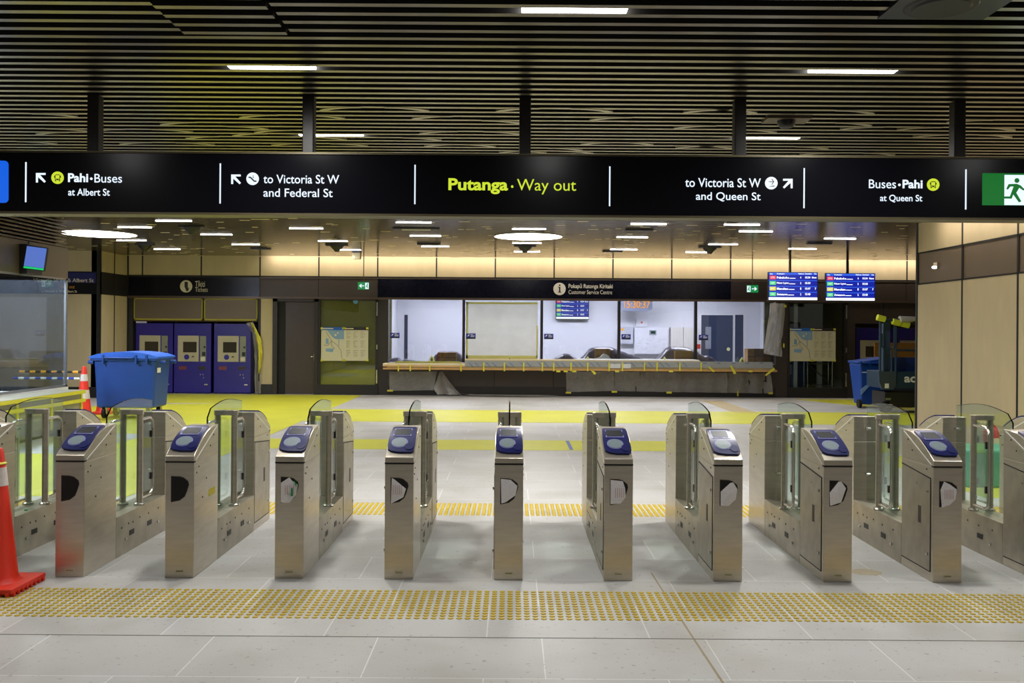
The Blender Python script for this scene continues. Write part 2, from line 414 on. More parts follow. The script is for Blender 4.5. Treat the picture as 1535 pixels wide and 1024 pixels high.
for (hx, hy_, s) in [(88,172,1),(110,195,1),(72,200,-1),(60,213,1),(155,195,-1),(258,184,-1),(265,196,1),(195,214,-1),(300,216,1),(378,173,-1),(372,187,1),(365,200,-1),(400,196,-1),(295,205,-1),(500,160,-1),(492,175,1),(425,216,-1),(498,208,1),(530,217,1),
                     (618,164,1),(640,176,-1),(760,178,1),(768,163,-1),(650,198,-1),(760,200,1),(640,209,1),(656,218,-1),(722,215,1),(768,228,-1),(800,224,1),(895,165,1),(908,178,-1),(892,215,-1),(855,220,1),(962,212,1),(870,228,1),
                     (1052,165,-1),(1035,190,-1),(1118,162,1),(1150,192,1),(1290,168,1),(1295,182,1),(1285,192,-1),(1380,188,-1),(1395,203,-1),(1085,217,1),(1225,221,1),(1220,231,-1),(1325,231,1),(1450,180,-1),(1505,193,1),(1500,204,1),(1035,220,-1)]:
    wx, wy = CEIL(hx, hy_)
    yy = min(ys, key=lambda q: abs(q - wy)); hook(wx - s * .12, yy - .0, .26, s)
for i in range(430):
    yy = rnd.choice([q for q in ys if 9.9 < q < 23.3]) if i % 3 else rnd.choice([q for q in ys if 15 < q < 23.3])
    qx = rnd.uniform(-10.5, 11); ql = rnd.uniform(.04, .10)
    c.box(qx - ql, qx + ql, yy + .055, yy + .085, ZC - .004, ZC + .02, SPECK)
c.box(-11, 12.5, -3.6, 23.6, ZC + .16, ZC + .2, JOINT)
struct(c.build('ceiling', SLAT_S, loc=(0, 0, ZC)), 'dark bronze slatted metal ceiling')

# ceiling lights
def make_light(w=0.61, d=0.10):
    t = thing('ceiling_light', (0, 0, 0), 'x', 'ceiling light', 'narrow linear ceiling lights')
    m = MB(); m.box(-w / 2 - .01, w / 2 + .01, -d / 2 - .005, d / 2 + .005, .05, .13); m.build('light_housing', SLAT_S, t)
    m = MB(); m.box(-w / 2, w / 2, -d / 2 + .01, d / 2 - .01, .003, .048); m.build('diffuser', LAMP, t)
    ld = bpy.data.lights.new('lamp', 'SPOT'); ld.energy = P_LIN; ld.spot_size = math.radians(172); ld.spot_blend = 1.0; ld.shadow_soft_size = 0.14; ld.color = (1.0, .985, .96)
    lo = bpy.data.objects.new('lamp', ld); COL.objects.link(lo); lo.parent = t; lo.location = (0, 0, -.10)
    return t
L0 = make_light(); STRONG = [ch for ch in L0.children if ch.type == 'LIGHT'][0].data.copy(); STRONG.energy = P_LIN * 1.0; BRIGHT = STRONG.copy(); BRIGHT.energy = P_LIN * 1.9; MEDIUM = STRONG.copy(); MEDIUM.energy = P_LIN * 0.9; WEAK = STRONG.copy(); WEAK.energy = P_LIN * .62; used = [False]
def light(x, yy, label):
    yy = min([(a + b_) / 2 for a, b_ in zip(ys, ys[1:])], key=lambda q: abs(q - yy))
    t = L0 if not used[0] else copy_tree(L0); used[0] = True
    t.location = (x, yy, ZC - (.012 if yy > 12 else 0)); t['label'] = label
    if yy > 12: t.scale = (1, .62, 1)
    if yy < 10.3:
        for ch in t.children:
            if ch.type == 'LIGHT': ch.data = MEDIUM if yy > 9.3 and abs(x) > 1 else BRIGHT if yy > 7.5 else STRONG if yy > 6 else WEAK
near_l = [((862, 11), 'narrow linear light nearest the camera, high above the words Way out'),
          ((406, 100.5), 'narrow linear light in the slats high above the Federal St wording'),
          ((1281, 106), 'narrow linear light in the slats high above the Buses Pahi wording'),
          ((495, 202), 'narrow linear light just above the long sign at its second post'),
          ((1152, 206.5), 'narrow linear light just above the long sign at its fourth post')]
for (p, l) in near_l:
    x, yy = CEIL(*p); light(x, yy, l)
cols = [('beside the blue bin\'s round lamp', [(201, 340.5), (197, 360.5)]), ('above the ticket machines', [(259, 330.7), (250, 373.5)]),
        ('above the Tickets band end', [(324, 351.5), (370, 367)]), ('above the brown door', [(458, 342), (500, 362), (522, 375)]),
        ('above the left poster window', [(620, 333.5), (638, 354), (652, 369)]), ('around the central round lamp', [(793, 344), (790, 364), (790, 377.5)]),
        ('above the Customer Service Centre words', [(972, 336), (948, 355.5), (935, 374)]), ('left of the two departure screens', [(1113, 336.5), (1133, 347), (1085, 366), (1048, 378)]),
        ('above the two departure screens', [(1260, 357.6), (1203, 373)])]
rank = ['nearest the sign', 'second behind the sign', 'third behind the sign', 'farthest back']
for nm, ps in cols:
    for i, p in enumerate(ps):
        x, yy = CEIL(*p); light(x, yy, 'narrow light ' + nm + ', ' + rank[i])
for (x, yy) in [(-3.85, 5.23), (4.6, 5.23), (-5.95, 6.4), (6.3, 6.4), (-6.0, 8.6), (0.37, 9.85), (-3.9, 9.85), (4.5, 9.85), (-5.9, 10.0), (5.6, 10.0),   (-6.5, 11.5), (4.4, 13.2), (-4.2, 13.2)                ]:  # unseen lamps continuing the grid, added to brighten gates and middle floor
    light(x, yy, 'narrow linear ceiling light added unseen behind the sign or beyond the frame')
def disc_lamp(px, py, label, r=0.66):
    x, yy = CEIL(px, py)
    t = thing('round_ceiling_lamp', (x, yy, ZC), label, 'ceiling lamp')
    m = MB(); m.lathe([(r + .03, -.01), (r + .03, .05), (r, .05), (r, -.01), (r + .03, -.01)], (x, yy, ZC), 48, caps=False); m.build('rim', SLAT_B, t)
    m = MB(); m.lathe([(r, -.006), (r, .04)], (x, yy, ZC), 48); m.build('diffuser', LAMPD, t)
disc_lamp(792, 354.5, 'large round glowing ceiling lamp in the middle of the hall'); disc_lamp(148, 350.5, 'large round glowing ceiling lamp over the big blue bin', .70)
# warm strip lamp washing the upper back wall
mb = MB(); mb.box(-6.3, 11.5, 23.24, 23.40, ZC + .085, ZC + .10)
tag(mb.build('cove_light', COVE), 'warm strip light in the ceiling edge washing the cream back wall', 'strip light')

mb = MB(); mb.box(6.50, 6.62, 7.6, 14.6, ZC - .03, ZC - .002)  # added glowing strip, no known lamp here, lifts the upper right wall
tag(mb.build('cove_light', COVE), 'warm strip light added to brighten the right wall, unseen behind the long black sign', 'strip light')
# small ceiling devices
def speaker(px, py, w, cone, label):
    x, yy = CEIL(px, py, ZC - .03)
    t = thing('ceiling_speaker', (x, yy, ZC - .06), label, 'ceiling speaker', 'black ceiling speakers on cross bars')
    m = MB(); m.box(x - w / 2, x + w / 2, yy - .06, yy + .06, ZC - .03, ZC - .002); m.build('mounting_bar', BLACK, t)
    if cone:
        m = MB(); m.lathe([(.045, -.16), (.07, -.12), (.14, -.06), (.15, -.03)], (x, yy, ZC), 20); m.build('speaker_cone', BLACK, t, smooth=40)
for a in [(505, 368.5, .48, 1, 'black dome speaker under the ceiling above the poster window left of counter'), (787, 370, .48, 1, 'black dome speaker under the ceiling just behind the central round lamp'),
          (1064, 371.5, .48, 1, 'black dome speaker under the ceiling left of the departure screens'), (391, 374, .45, 0, 'flat black bar fitting under the ceiling over the Tickets band end'),
          (958, 346, .5, 0, 'flat black bar fitting under the ceiling right of the central round lamp'), (918, 378, .45, 0, 'flat black bar fitting under the ceiling above the information circle'),
          (643, 367, .5, 0, 'flat black bar fitting under the ceiling left of the central round lamp'), (1228, 366, .5, 0, 'flat black bar fitting under the ceiling above the departure screens'),
          (1400, 371, .4, 0, 'flat black bar fitting under the ceiling beside the right wall edge'), (287, 341, .45, 1, 'black dome speaker under the ceiling right of the left round lamp'),
          (217, 367.5, .4, 1, 'black dome speaker under the ceiling behind the left round lamp')]:
    if a[0] < 1372: speaker(*a)
x, yy = CEIL(624, 342)
mb = MB(); mb.box(x - .42, x + .42, yy - .08, yy + .08, ZC - .02, ZC - .002)
mb.box(x - .26, x + .26, yy - .03, yy + .03, ZC - .04, ZC - .02, mat('fitting_cream', (200, 196, 170), 0.5))
tag(mb.build('ceiling_fitting', BLACK), 'black bar ceiling fitting with pale centre, just behind the black sign', 'ceiling fitting')
x, z = P(535, 382, 21.5)
mb = MB(); mb.box(x - .09, x + .09, 21.4, 21.58, z - .1, z + .04, mat('box_beige', (150, 140, 110), 0.5)); mb.box(x - .1, x + .1, 21.39, 21.59, z + .04, ZC, BLACK)
tag(mb.build('ceiling_sensor', BLACK), 'small beige box sensor hanging from the ceiling near the back wall', 'sensor')
# camera mount near the fourth post
x, yy = CEIL(1179, 178); wp = .36
t = thing('security_camera', (x, yy, ZC - .08), 'dark dome camera on a metal plate in the ceiling slats right of the fourth post', 'camera')
m = MB(); m.box(x - .19, x + .19, yy - .11, yy + .11, ZC - .02, ZC + .05); m.build('mounting_plate', BRONZE_L, t)
m = MB(); m.lathe([(.02, -.085), (.055, -.075), (.075, -.05), (.08, -.02)], (x, yy, ZC), 20); m.build('dome', BLACK, t, smooth=50)
x, yy = 2.42, 5.20
t = thing('ceiling_loudspeaker', (x, yy, ZC - .02), 'round black loudspeaker in a dark plate at the top right of the ceiling', 'loudspeaker')
m = MB(); m.box(x - .29, x + .33, yy - .50, yy + .14, ZC - .012, ZC + .03); m.build('mounting_plate', mat('plate_dark', (52, 54, 62), 0.35, 0.3), t)
m = MB(); m.lathe([(.15, -.03), (.17, -.012)], (x - .02, yy - .08, ZC), 36, BLACK); m.lathe([(.19, -.02), (.20, -.012), (.17, -.013)], (x - .02, yy - .08, ZC), 36); m.build('speaker_grille', BLACK, t)

# ---------------------------------------------------------------- hanging sign
YS = 7.21
zt = P(CX, 233.5, YS)[1]; zb = P(CX, 322, YS)[1]
t = thing('hanging_sign', (0, YS + .08, zb), 'long black backlit direction sign hanging across the hall above the gates', 'sign')
m = MB(); m.box(-5.6, 5.6, YS, YS + .17, zb, zt); m.build('sign_body', mat('sign_face_black', (7, 7, 12), 0.2, var=0.02, spec=0.25), t)
m = MB(); m.box(-5.6, 5.6, YS - .012, YS + .182, zb - .018, zb); m.box(-5.6, 5.6, YS - .012, YS + .182, zt, zt + .015)
m.build('sign_edge', mat('sign_edge_bronze', (84, 76, 54), 0.4, 0.4), t)
for px in (141, 461.5, 785, 1106, 1433):
    x = (px - CX) * (YS + .08) / F
    m = MB(); m.box(x - .046, x + .046, YS + .03, YS + .13, zt + .015, ZC + .1); m.build('post', mat('post_bronze', (26, 22, 17), 0.4, 0.2), t, bevel=.008)
for px, a, b_ in ((38.5, 243, 303), (330, 245, 305), (622, 247, 306), (914, 249.5, 309), (1205.5, 252, 312), (1448, 254, 314)):
    m = MB(); R(m, (px - .95, a, px + .95, b_), YS - .004, .004); m.build('divider_line', WHITE_E, t)
YT = YS - .004
def lettering(items, mt, name='lettering', par=t, Y=YT, bold=0.0):
    for s, r_, bo in items:
        m = MB(); add_text(m, s, r_, Y, bo); m.build(name, mt, par)
lettering([('Pahi', (102, 259.8, 132.3, 273.2), .03), ('Buses', (141.6, 260.8, 183, 273.9), .004), ('at Albert St', (102.2, 282.7, 164.6, 293.4), .012)], WHITE_E)
lettering([('to Victoria St W', (394.9, 262, 508.5, 275.2), .008), ('and Federal St', (394.9, 282.6, 498.7, 295.4), .008)], WHITE_E)
lettering([('Putanga', (672.2, 267.4, 761.6, 290.9), .03), ('Way out', (775.1, 268.7, 863.7, 291.4), .0)], LIME_E)
lettering([('to Victoria St W', (1027.2, 267, 1140.6, 280.7), .008), ('and Queen St', (1043.2, 288.2, 1140.3, 302.2), .008)], WHITE_E)
lettering([('Buses', (1302.5, 269.2, 1343.2, 282.4), .004), ('Pahi', (1353, 269.5, 1383.1, 282.5), .03), ('at Queen St', (1319.2, 292, 1382.6, 303.6), .012)], WHITE_E)
for px, py, mt in ((136.7, 267.9, WHITE_E), (1348.4, 277.1, WHITE_E), (767.8, 279.7, LIME_E)):
    m = MB(); DISC(m, px, py, 1.9, YT, .004); m.build('dot', mt, t)
def arrow(ax, ay, s, flip):
    k = -1 if flip else 1                        # corner at ax,ay ; arm length s
    w = s * .2
    pts = [(0, 0), (s, 0), (s, w), (w * 2.1, w), (s * 1.02, s * .88), (s * .88, s * 1.02), (w, w * 2.1), (w, s), (0, s)]
    m = MB(); POLY(m, [(ax + k * a, ay + b_) for a, b_ in pts], YT, .004); m.build('arrow', WHITE_E, t)
arrow(53.8, 259.3, 14.2, False); arrow(346.5, 261.6, 14.2, False); arrow(1188.2, 268, 14.2, True)
def bus(px, py):
    m = MB(); DISC(m, px, py, 9.3, YT, .004); ic = m.build('bus_icon', LIME_E, t)
    m = MB(); y_ = YT - .003
    POLY(m, [(px - 3.8, py - 4), (px - 2.4, py - 5), (px + 2.4, py - 5), (px + 3.8, py - 4), (px + 3.8, py + 3.6), (px - 3.8, py + 3.6)], y_, .003)
    R(m, (px - 4.9, py - 3, px - 4.1, py), y_, .003); R(m, (px + 4.1, py - 3, px + 4.9, py), y_, .003)
    R(m, (px - 3.6, py + 3.6, px - 2.2, py + 5.2), y_, .003); R(m, (px + 2.2, py + 3.6, px + 3.6, py + 5.2), y_, .003)
    m.build('bus_outline', BLACK, ic)
    m = MB(); R(m, (px - 2.9, py - 3.9, px + 2.9, py + 1.4), y_ - .002, .002); R(m, (px - 3, py + 2.1, px - 1.6, py + 3), y_ - .002, .002); R(m, (px + 1.6, py + 2.1, px + 3, py + 3), y_ - .002, .002); m.build('bus_window', LIME_E, ic)
bus(86.1, 266.4); bus(1399, 276.8)
m = MB(); DISC(m, 378.6, 268, 9.4, YT, .004); ic = m.build('escalator_icon', WHITE_E, t)
m = MB(); POLY(m, [(373.2 - .7, 264.8), (375.6, 264.8), (381.6, 270.6), (384.4, 270.6), (384.4, 272.6), (380.6, 272.6), (374.8, 266.8), (372.5, 266.8)], YT - .003, .003)
R(m, (378.8, 263.2, 380.0, 264.4), YT - .003, .003); R(m, (378.8, 265.2, 380.0, 267), YT - .003, .003); m.build('escalator_mark', BLACK, ic)
m = MB(); DISC(m, 1156.3, 274.5, 9.4, YT, .004); ic = m.build('walkway_icon', WHITE_E, t)
m = MB(); R(m, (1152.6, 272.0, 1159, 273), YT - .003, .003); POLY(m, [(1156.5, 268.5), (1157.4, 268), (1160.6, 272.4), (1157.4, 277), (1156.5, 276.4), (1159.2, 272.4)], YT - .003, .003)
POLY(m, [(1153, 279.2), (1161, 278), (1161, 279.6), (1153, 279.6)], YT - .003, .003); m.build('walkway_mark', BLACK, ic)
m = MB(); r_ = 6
pts = [(-30, 240)] + [(12.5 - r_ + r_ * math.sin(a), 241 + r_ - r_ * math.cos(a)) for a in [i * PI / 10 for i in range(6)]] + [(12.5 - r_ + r_ * math.cos(a), 304 - r_ + r_ * math.sin(a)) for a in [i * PI / 10 for i in range(6)]] + [(-30, 304)]
POLY(m, pts, YT, .004); m.build('blue_panel', BLUE_E, t)
# running man exit panel
m = MB(); R(m, (1472.6, 260, 1600, 308), YT, .004); ex = m.build('exit_panel', GREEN_S, t)
m = MB(); R(m, (1505.8, 262.4, 1566, 307.6), YT - .002, .002); m.build('exit_doorway', WHITE_E, ex)
m = MB(); y_ = YT - .004; DISC(m, 1524.5, 270.6, 3.6, y_, .002)
POLY(m, [(1512, 276), (1524, 275.5), (1530, 278), (1535, 283), (1540, 283), (1540, 285.3), (1533.5, 285.3), (1528, 281.5), (1523.5, 289), (1531, 302), (1527.5, 303.4), (1519, 291.5), (1516.5, 297.8), (1502.5, 297.6), (1502.5, 294.6), (1514, 294.4), (1519.5, 279.5), (1514.5, 279.8), (1510.8, 284.4), (1508.6, 283)], y_, .002)
m.build('running_figure', GREEN_S, ex)

# ---------------------------------------------------------------- back wall
BW = 23.55
zb0 = 2.50; zb1 = 3.045
XL = -9.95; XR = 12.0
c = MB()
c.box(XL, XR, BW, BW + .2, zb1, 3.8, CREAM)
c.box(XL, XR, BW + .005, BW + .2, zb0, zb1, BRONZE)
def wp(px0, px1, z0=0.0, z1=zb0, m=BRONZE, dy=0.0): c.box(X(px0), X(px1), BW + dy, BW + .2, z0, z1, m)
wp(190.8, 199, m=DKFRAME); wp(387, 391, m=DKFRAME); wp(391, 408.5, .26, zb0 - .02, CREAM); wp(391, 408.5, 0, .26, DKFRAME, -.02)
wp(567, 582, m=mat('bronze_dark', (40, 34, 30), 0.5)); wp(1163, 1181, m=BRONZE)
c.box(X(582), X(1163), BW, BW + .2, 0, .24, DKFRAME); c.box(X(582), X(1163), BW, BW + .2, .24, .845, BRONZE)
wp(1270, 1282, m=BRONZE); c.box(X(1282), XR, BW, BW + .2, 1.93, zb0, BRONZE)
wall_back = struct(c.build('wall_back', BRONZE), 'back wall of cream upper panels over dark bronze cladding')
def pan(name, mb_, m_): o = mb_.build(name, m_, wall_back); return o
m = MB()
for px in [213 + 88.15 * i for i in range(14)]:
    m.box(X(px) - .018, X(px) + .018, BW - .004, BW + .01, zb1, 3.56)
m.box(XL, XR, BW - .004, BW + .01, zb1 - .015, zb1 + .02); pan('panel_joint', m, JOINT)
m = MB()
for px in (477, 1094 + 176, 1358): m.box(X(px) - .008, X(px) + .008, BW, BW + .01, zb0, zb1)
for px in (741.5, 830, 1006, 1181): m.box(X(px) - .008, X(px) + .008, BW, BW + .01, .24, .78)
m.box(X(1324) - .012, X(1324) + .012, BW - .004, BW + .01, 1.93, zb0); pan('cladding_joint', m, JOINT)
m = MB(); m.box(X(192), X(1400), BW - .03, BW + .01, zb0 - .03, zb0 + .025); m.box(X(389), X(1400), BW - .01, BW + .01, zb1 - .04, zb1 - .015)
pan('cornice_strip', m, mat('bronze_strip', (88, 74, 62), 0.35, 0.5))
# sign bands on the wall
t = thing('ticket_band_sign', (X(290), BW - .02, zb0 + .03), 'glossy black band with Tīkiti Tickets lettering above the ticket machines', 'sign')
m = MB(); m.box(X(193), X(389), BW - .02, BW + .004, zb0 + .03, zb1 - .03); m.build('sign_panel', GLOSSBLACK, t)
lettering([('Tīkiti', (292.6, 421, 307, 430), .0), ('Tickets', (292.6, 430.8, 311.5, 437.5), .0)], TXTW, par=t, Y=BW - .022)
m = MB(); DISC(m, 279, 429.3, 9.2, BW - .023, .003); ic = m.build('ticket_icon', TXTW, t)
m = MB(); POLY(m, [(276.6, 422.5), (281.6, 422.5), (281.6, 431), (276.6, 431)], BW - .026, .003); POLY(m, [(277.5, 432), (279, 427), (280.2, 427), (280.6, 430.5), (283, 431.5), (282.5, 436), (279.5, 437)], BW - .027, .003); m.build('hand_mark', BLACK, ic)
t = thing('service_band_sign', (X(850), BW - .02, zb0 + .03), 'navy band with information circle and Customer Service Centre lettering above the counter', 'sign')
m = MB(); m.box(X(566), X(1095), BW - .02, BW + .004, zb0 + .03, zb1 - .045); m.build('sign_panel', NAVYBAND, t)
m = MB(); m.box(X(1095), X(1147), BW - .02, BW + .004, zb0 + .03, zb1 - .045); m.build('sign_panel', mat('brown_gloss', (44, 35, 33), 0.3), t)
TXTS = mat('sign_print_pale', (222, 216, 206), 0.6)
lettering([('Pokapū Ratonga Kiritaki', (852.3, 425.6, 918.5, 434), .012), ('Customer Service Centre', (852.3, 435, 917.5, 441), .0)], TXTS, par=t, Y=BW - .022)
m = MB(); DISC(m, 838.8, 433.2, 9.3, BW - .023, .003); ic = m.build('information_icon', TXTS, t)
m = MB(); DISC(m, 839, 427.6, 1.3, BW - .026, .003, seg=12); R(m, (837.9, 430, 840, 438.6), BW - .026, .003); R(m, (836.6, 430, 839, 431.3), BW - .026, .003); R(m, (836.4, 437.4, 841.4, 438.6), BW - .026, .003); m.build('information_mark', BLACK, ic)

# angled left side walls
YLp = 21.96
c = MB()
c.box(-14, -10.0, YLp, YLp + .2, 0, 3.8, CREAM)
c.box(-10.15, -9.95, YLp, BW + .2, 0, 3.8, CREAM)
o = struct(c.build('wall_left', CREAM), 'cream panelled return wall left of the ticket machines')
m = MB(); m.box(-10.15, -9.94, YLp - .004, BW, zb0, zb1, DKFRAME); m.box(-14, -10.0, YLp - .006, YLp, zb0, zb1, GLOSSBLACK)
m.box(-14, -9.945, YLp - .006, YLp, 0, .26); m.box(-9.95, -9.94, YLp, BW, 0, .26)
m.box(-10.02, -9.94, YLp - .01, YLp + .07, 0, 3.56); m.box(-9.95, -9.938, 22.75, 22.78, 0, 3.56); m.box(-9.98, -9.92, BW - .03, BW, 0, 3.56); m.build('wall_trim', JOINT, o)
t = thing('direction_sign', (X(123, YLp), YLp, zb0), 'blue and black band sign with the words St W & Albert St beside the left corner', 'sign')
m = MB(); R(m, (85, 408.5, 143.5, 424), YLp - .02, .012); m.build('blue_band', mat('band_blue', (22, 26, 96), 0.3), t)
lettering([('Victoria St W & Albert St', (50, 417.2, 140.5, 423), .01)], TXTW, par=t, Y=YLp - .022)
lettering([('Way out', (90, 427.3, 112, 434), .01)], TXTO, par=t, Y=YLp - .01)
lettering([('to Victoria St W & Albert St', (62, 435, 115.5, 438.5), .01)], TXTW, par=t, Y=YLp - .01)

# right wall (cream, dark band) running towards the camera
XW = 6.87; YWe = 15.46
c = MB()
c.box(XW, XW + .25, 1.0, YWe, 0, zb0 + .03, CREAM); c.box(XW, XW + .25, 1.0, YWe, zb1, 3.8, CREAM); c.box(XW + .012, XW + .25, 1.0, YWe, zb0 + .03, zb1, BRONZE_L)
wr = struct(c.build('wall_right', CREAM), 'cream panelled wall with a bronze band on the right')
m = MB()
for k in range(10):
    yy = YWe - .02 - 1.533 * k
    m.box(XW - .004, XW + .01, yy - .022, yy + .022, 0, 3.56)
m.box(XW - .004, XW + .012, 1, YWe, zb0 + .01, zb0 + .035); m.box(XW - .004, XW + .012, 1, YWe, zb1 - .012, zb1 + .012); m.build('panel_joint', JOINT, wr)
m = MB(); m.box(XW - .01, XW + .26, YWe, YWe + .03, 0, 3.56); m.build('end_cap', mat('end_cap_grey', (62, 66, 70), 0.4, 0.3), wr)
m = MB(); m.box(XW - .002, XW + .012, 1, YWe, zb0 + .15, zb0 + .155)
YL_ = XW * F / (1404 - CX); zl = P(1404, 399, YL_)[1]
t = thing('wall_sensor', (XW - .03, YL_, zl - .05), 'small bright glowing wall fitting on the bronze band of the right wall', 'wall fitting')
m = MB(); m.box(XW - .03, XW + .012, YL_ - .06, YL_ + .06, zl - .05, zl + .06); m.build('housing', STEEL_L, t)
m = MB(); m.lathe([(.03, -.02), (.04, 0), (.03, .02)], (XW - .045, YL_, zl - .02), 16); m.build('lens', SPOT_E, t)
struct(MB().box(XR, XR + .2, 12, BW + .2, 0, 3.8).build('wall_side', CREAM), 'cream wall beyond the right corner')

# ---------------------------------------------------------------- left kiosk
XK = -7.61; YKe = 15.59
c = MB()
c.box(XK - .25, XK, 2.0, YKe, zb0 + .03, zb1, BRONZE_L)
c.box(XK - .2, XK - .02, 2.0, YKe - .05, 0, .60, mat('kiosk_panel_grey', (120, 116, 100), 0.35, 0.4))
c.box(XK - .24, XK + .02, 2.0, YKe, .60, .68, WHITE)
c.box(-13, XK, YKe - .1, YKe - .02, 0, .60, WHITE)
wk = struct(c.build('wall_kiosk', BRONZE_L), 'bronze fascia and low wall of the glazed kiosk on the left')
m = MB()
for k in range(9):
    z = zb1 + .03 + k * .058
    m.prism([(XK - .20, z), (XK - .02, z - .012), (XK - .02, z + .014), (XK - .20, z + .02)], 'y', 2.0, YKe - .02)
m.box(XK - .22, XK - .2, 2, YKe - .02, zb1, 3.56, JOINT); m.build('louvre', mat('louvre_bronze', (92, 78, 56), 0.4, 0.4), wk)
m = MB()
YJ = XK * F / (42 - CX)
m.box(XK - .01, XK + .004, YJ - .02, YJ + .02, zb0 + .03, zb1); m.build('panel_joint', JOINT, wk)
m = MB(); m.box(XK - .03, XK, YKe - .06, YKe, .68, zb0 + .03); m.box(XK - .06, XK, 13.3, 13.42, .68, zb0 + .03, WHITE); m.box(XK - .03, XK, 6, YKe, .68, .72); m.box(XK - .03, XK, 6, YKe, zb0, zb0 + .03)
m.build('window_frame', mat('alu_frame', (150, 150, 152), 0.35, 0.7), wk)
struct(MB().box(XK - .02, XK - .008, 13.42, YKe - .06, .72, zb0).build('window_1', GLASS_W), 'glass pane of the left kiosk')
struct(MB().box(-11.5, XK - .03, YKe - .05, YKe - .04, .62, zb0).build('window_2', GLASS_W), 'end glass pane of the left kiosk')
m = MB(); m.box(XK - 1.9, XK - 1.8, 9.0, YKe - .2, 0, 3.0); o = struct(m.build('wall_inner', mat('kiosk_inner', (176, 184, 206), 0.5)), 'pale inner wall of the kiosk')
m = MB(); m.box(XK - 1.45, XK - 1.0, 13.6, 14.0, .0, 1.25, mat('kiosk_locker', (52, 62, 84), 0.5)); m.box(XK - 1.44, XK - 1.01, 13.59, 13.6, .1, 1.2)
tag(m.build('locker', mat('locker_face', (70, 80, 102), 0.4)), 'dark blue grey locker inside the glazed kiosk', 'locker')
m = MB(); m.box(-9.2, -8.2, 10.5, 15.0, 2.9, 2.95); tag(m.build('kiosk_fill_lamp', mat('kiosk_fill_cool', (226, 234, 255), emit=34.0)), 'cool fill lamp added inside the glazed kiosk, unseen behind its fascia', 'lamp')  # added unseen lamp that brightens the kiosk from inside
# kiosk screen
YD = XK * F / (52 - CX)
t = thing('kiosk_screen', (XK + .1, 14.1, 2.45), 'small wall screen with pale blue picture and green strip on the kiosk fascia', 'screen')
def quad_px(px_pts, Y, th, mt, name, par):
    m = MB(); m.prism([P(a, b_, Y) for a, b_ in px_pts], 'y', Y, Y + th); return m.build(name, mt, par)
quad_px([(39, 367.3), (70.8, 371.5), (65.6, 406.8), (33.4, 402.6)], 14.02, .05, BLACK, 'casing', t)
quad_px([(40.5, 368.8), (69.6, 372.6), (65.2, 402.3), (35.6, 398.6)], 14.01, .012, SCR_L, 'picture', t)
quad_px([(35.6, 399), (65.1, 402.6), (64.7, 405.3), (35, 401.7)], 14.01, .012, SCR_GR, 'green_strip', t)
m = MB(); m.box(XK - .01, XK + .12, 14.05, 14.5, 2.52, 2.98); m.build('mounting_box', BLACK, t)

# counter rail with yellow tape in front of the kiosk
t = thing('kiosk_counter', (XK + .3, 13.5, 0), 'kiosk counter wrapped in clear plastic and yellow tape at the left', 'counter')
m = MB(); m.box(XK + .02, XK + .5, 8.0, 15.2, .62, .66); m.build('worktop', mat('wrapped_worktop', (150, 148, 130), 0.3), t)
m = MB(); m.box(XK + .42, XK + .46, 8.0, 15.15, .05, .62); m.box(XK + .02, XK + .46, 15.1, 15.14, .05, .62); m.build('plastic_wrap', SHEET, t)
m = MB(); m.box(XK + .1, XK + .4, 8.2, 15.0, 0, .62); m.build('base_cabinet', mat('counter_grey', (98, 96, 78), 0.4, 0.3), t)
for k in range(6):
    m = MB(); yy = 10.2 + k * .98; m.box(XK + .455, XK + .475, yy, yy + .05, .1, .64); m.build('tape', TAPE, t)
for z in (.60, .46):
    m = MB(); m.box(XK + .465, XK + .505, 8.0, 15.2, z, z + .055); m.build('tape', TAPE, t)

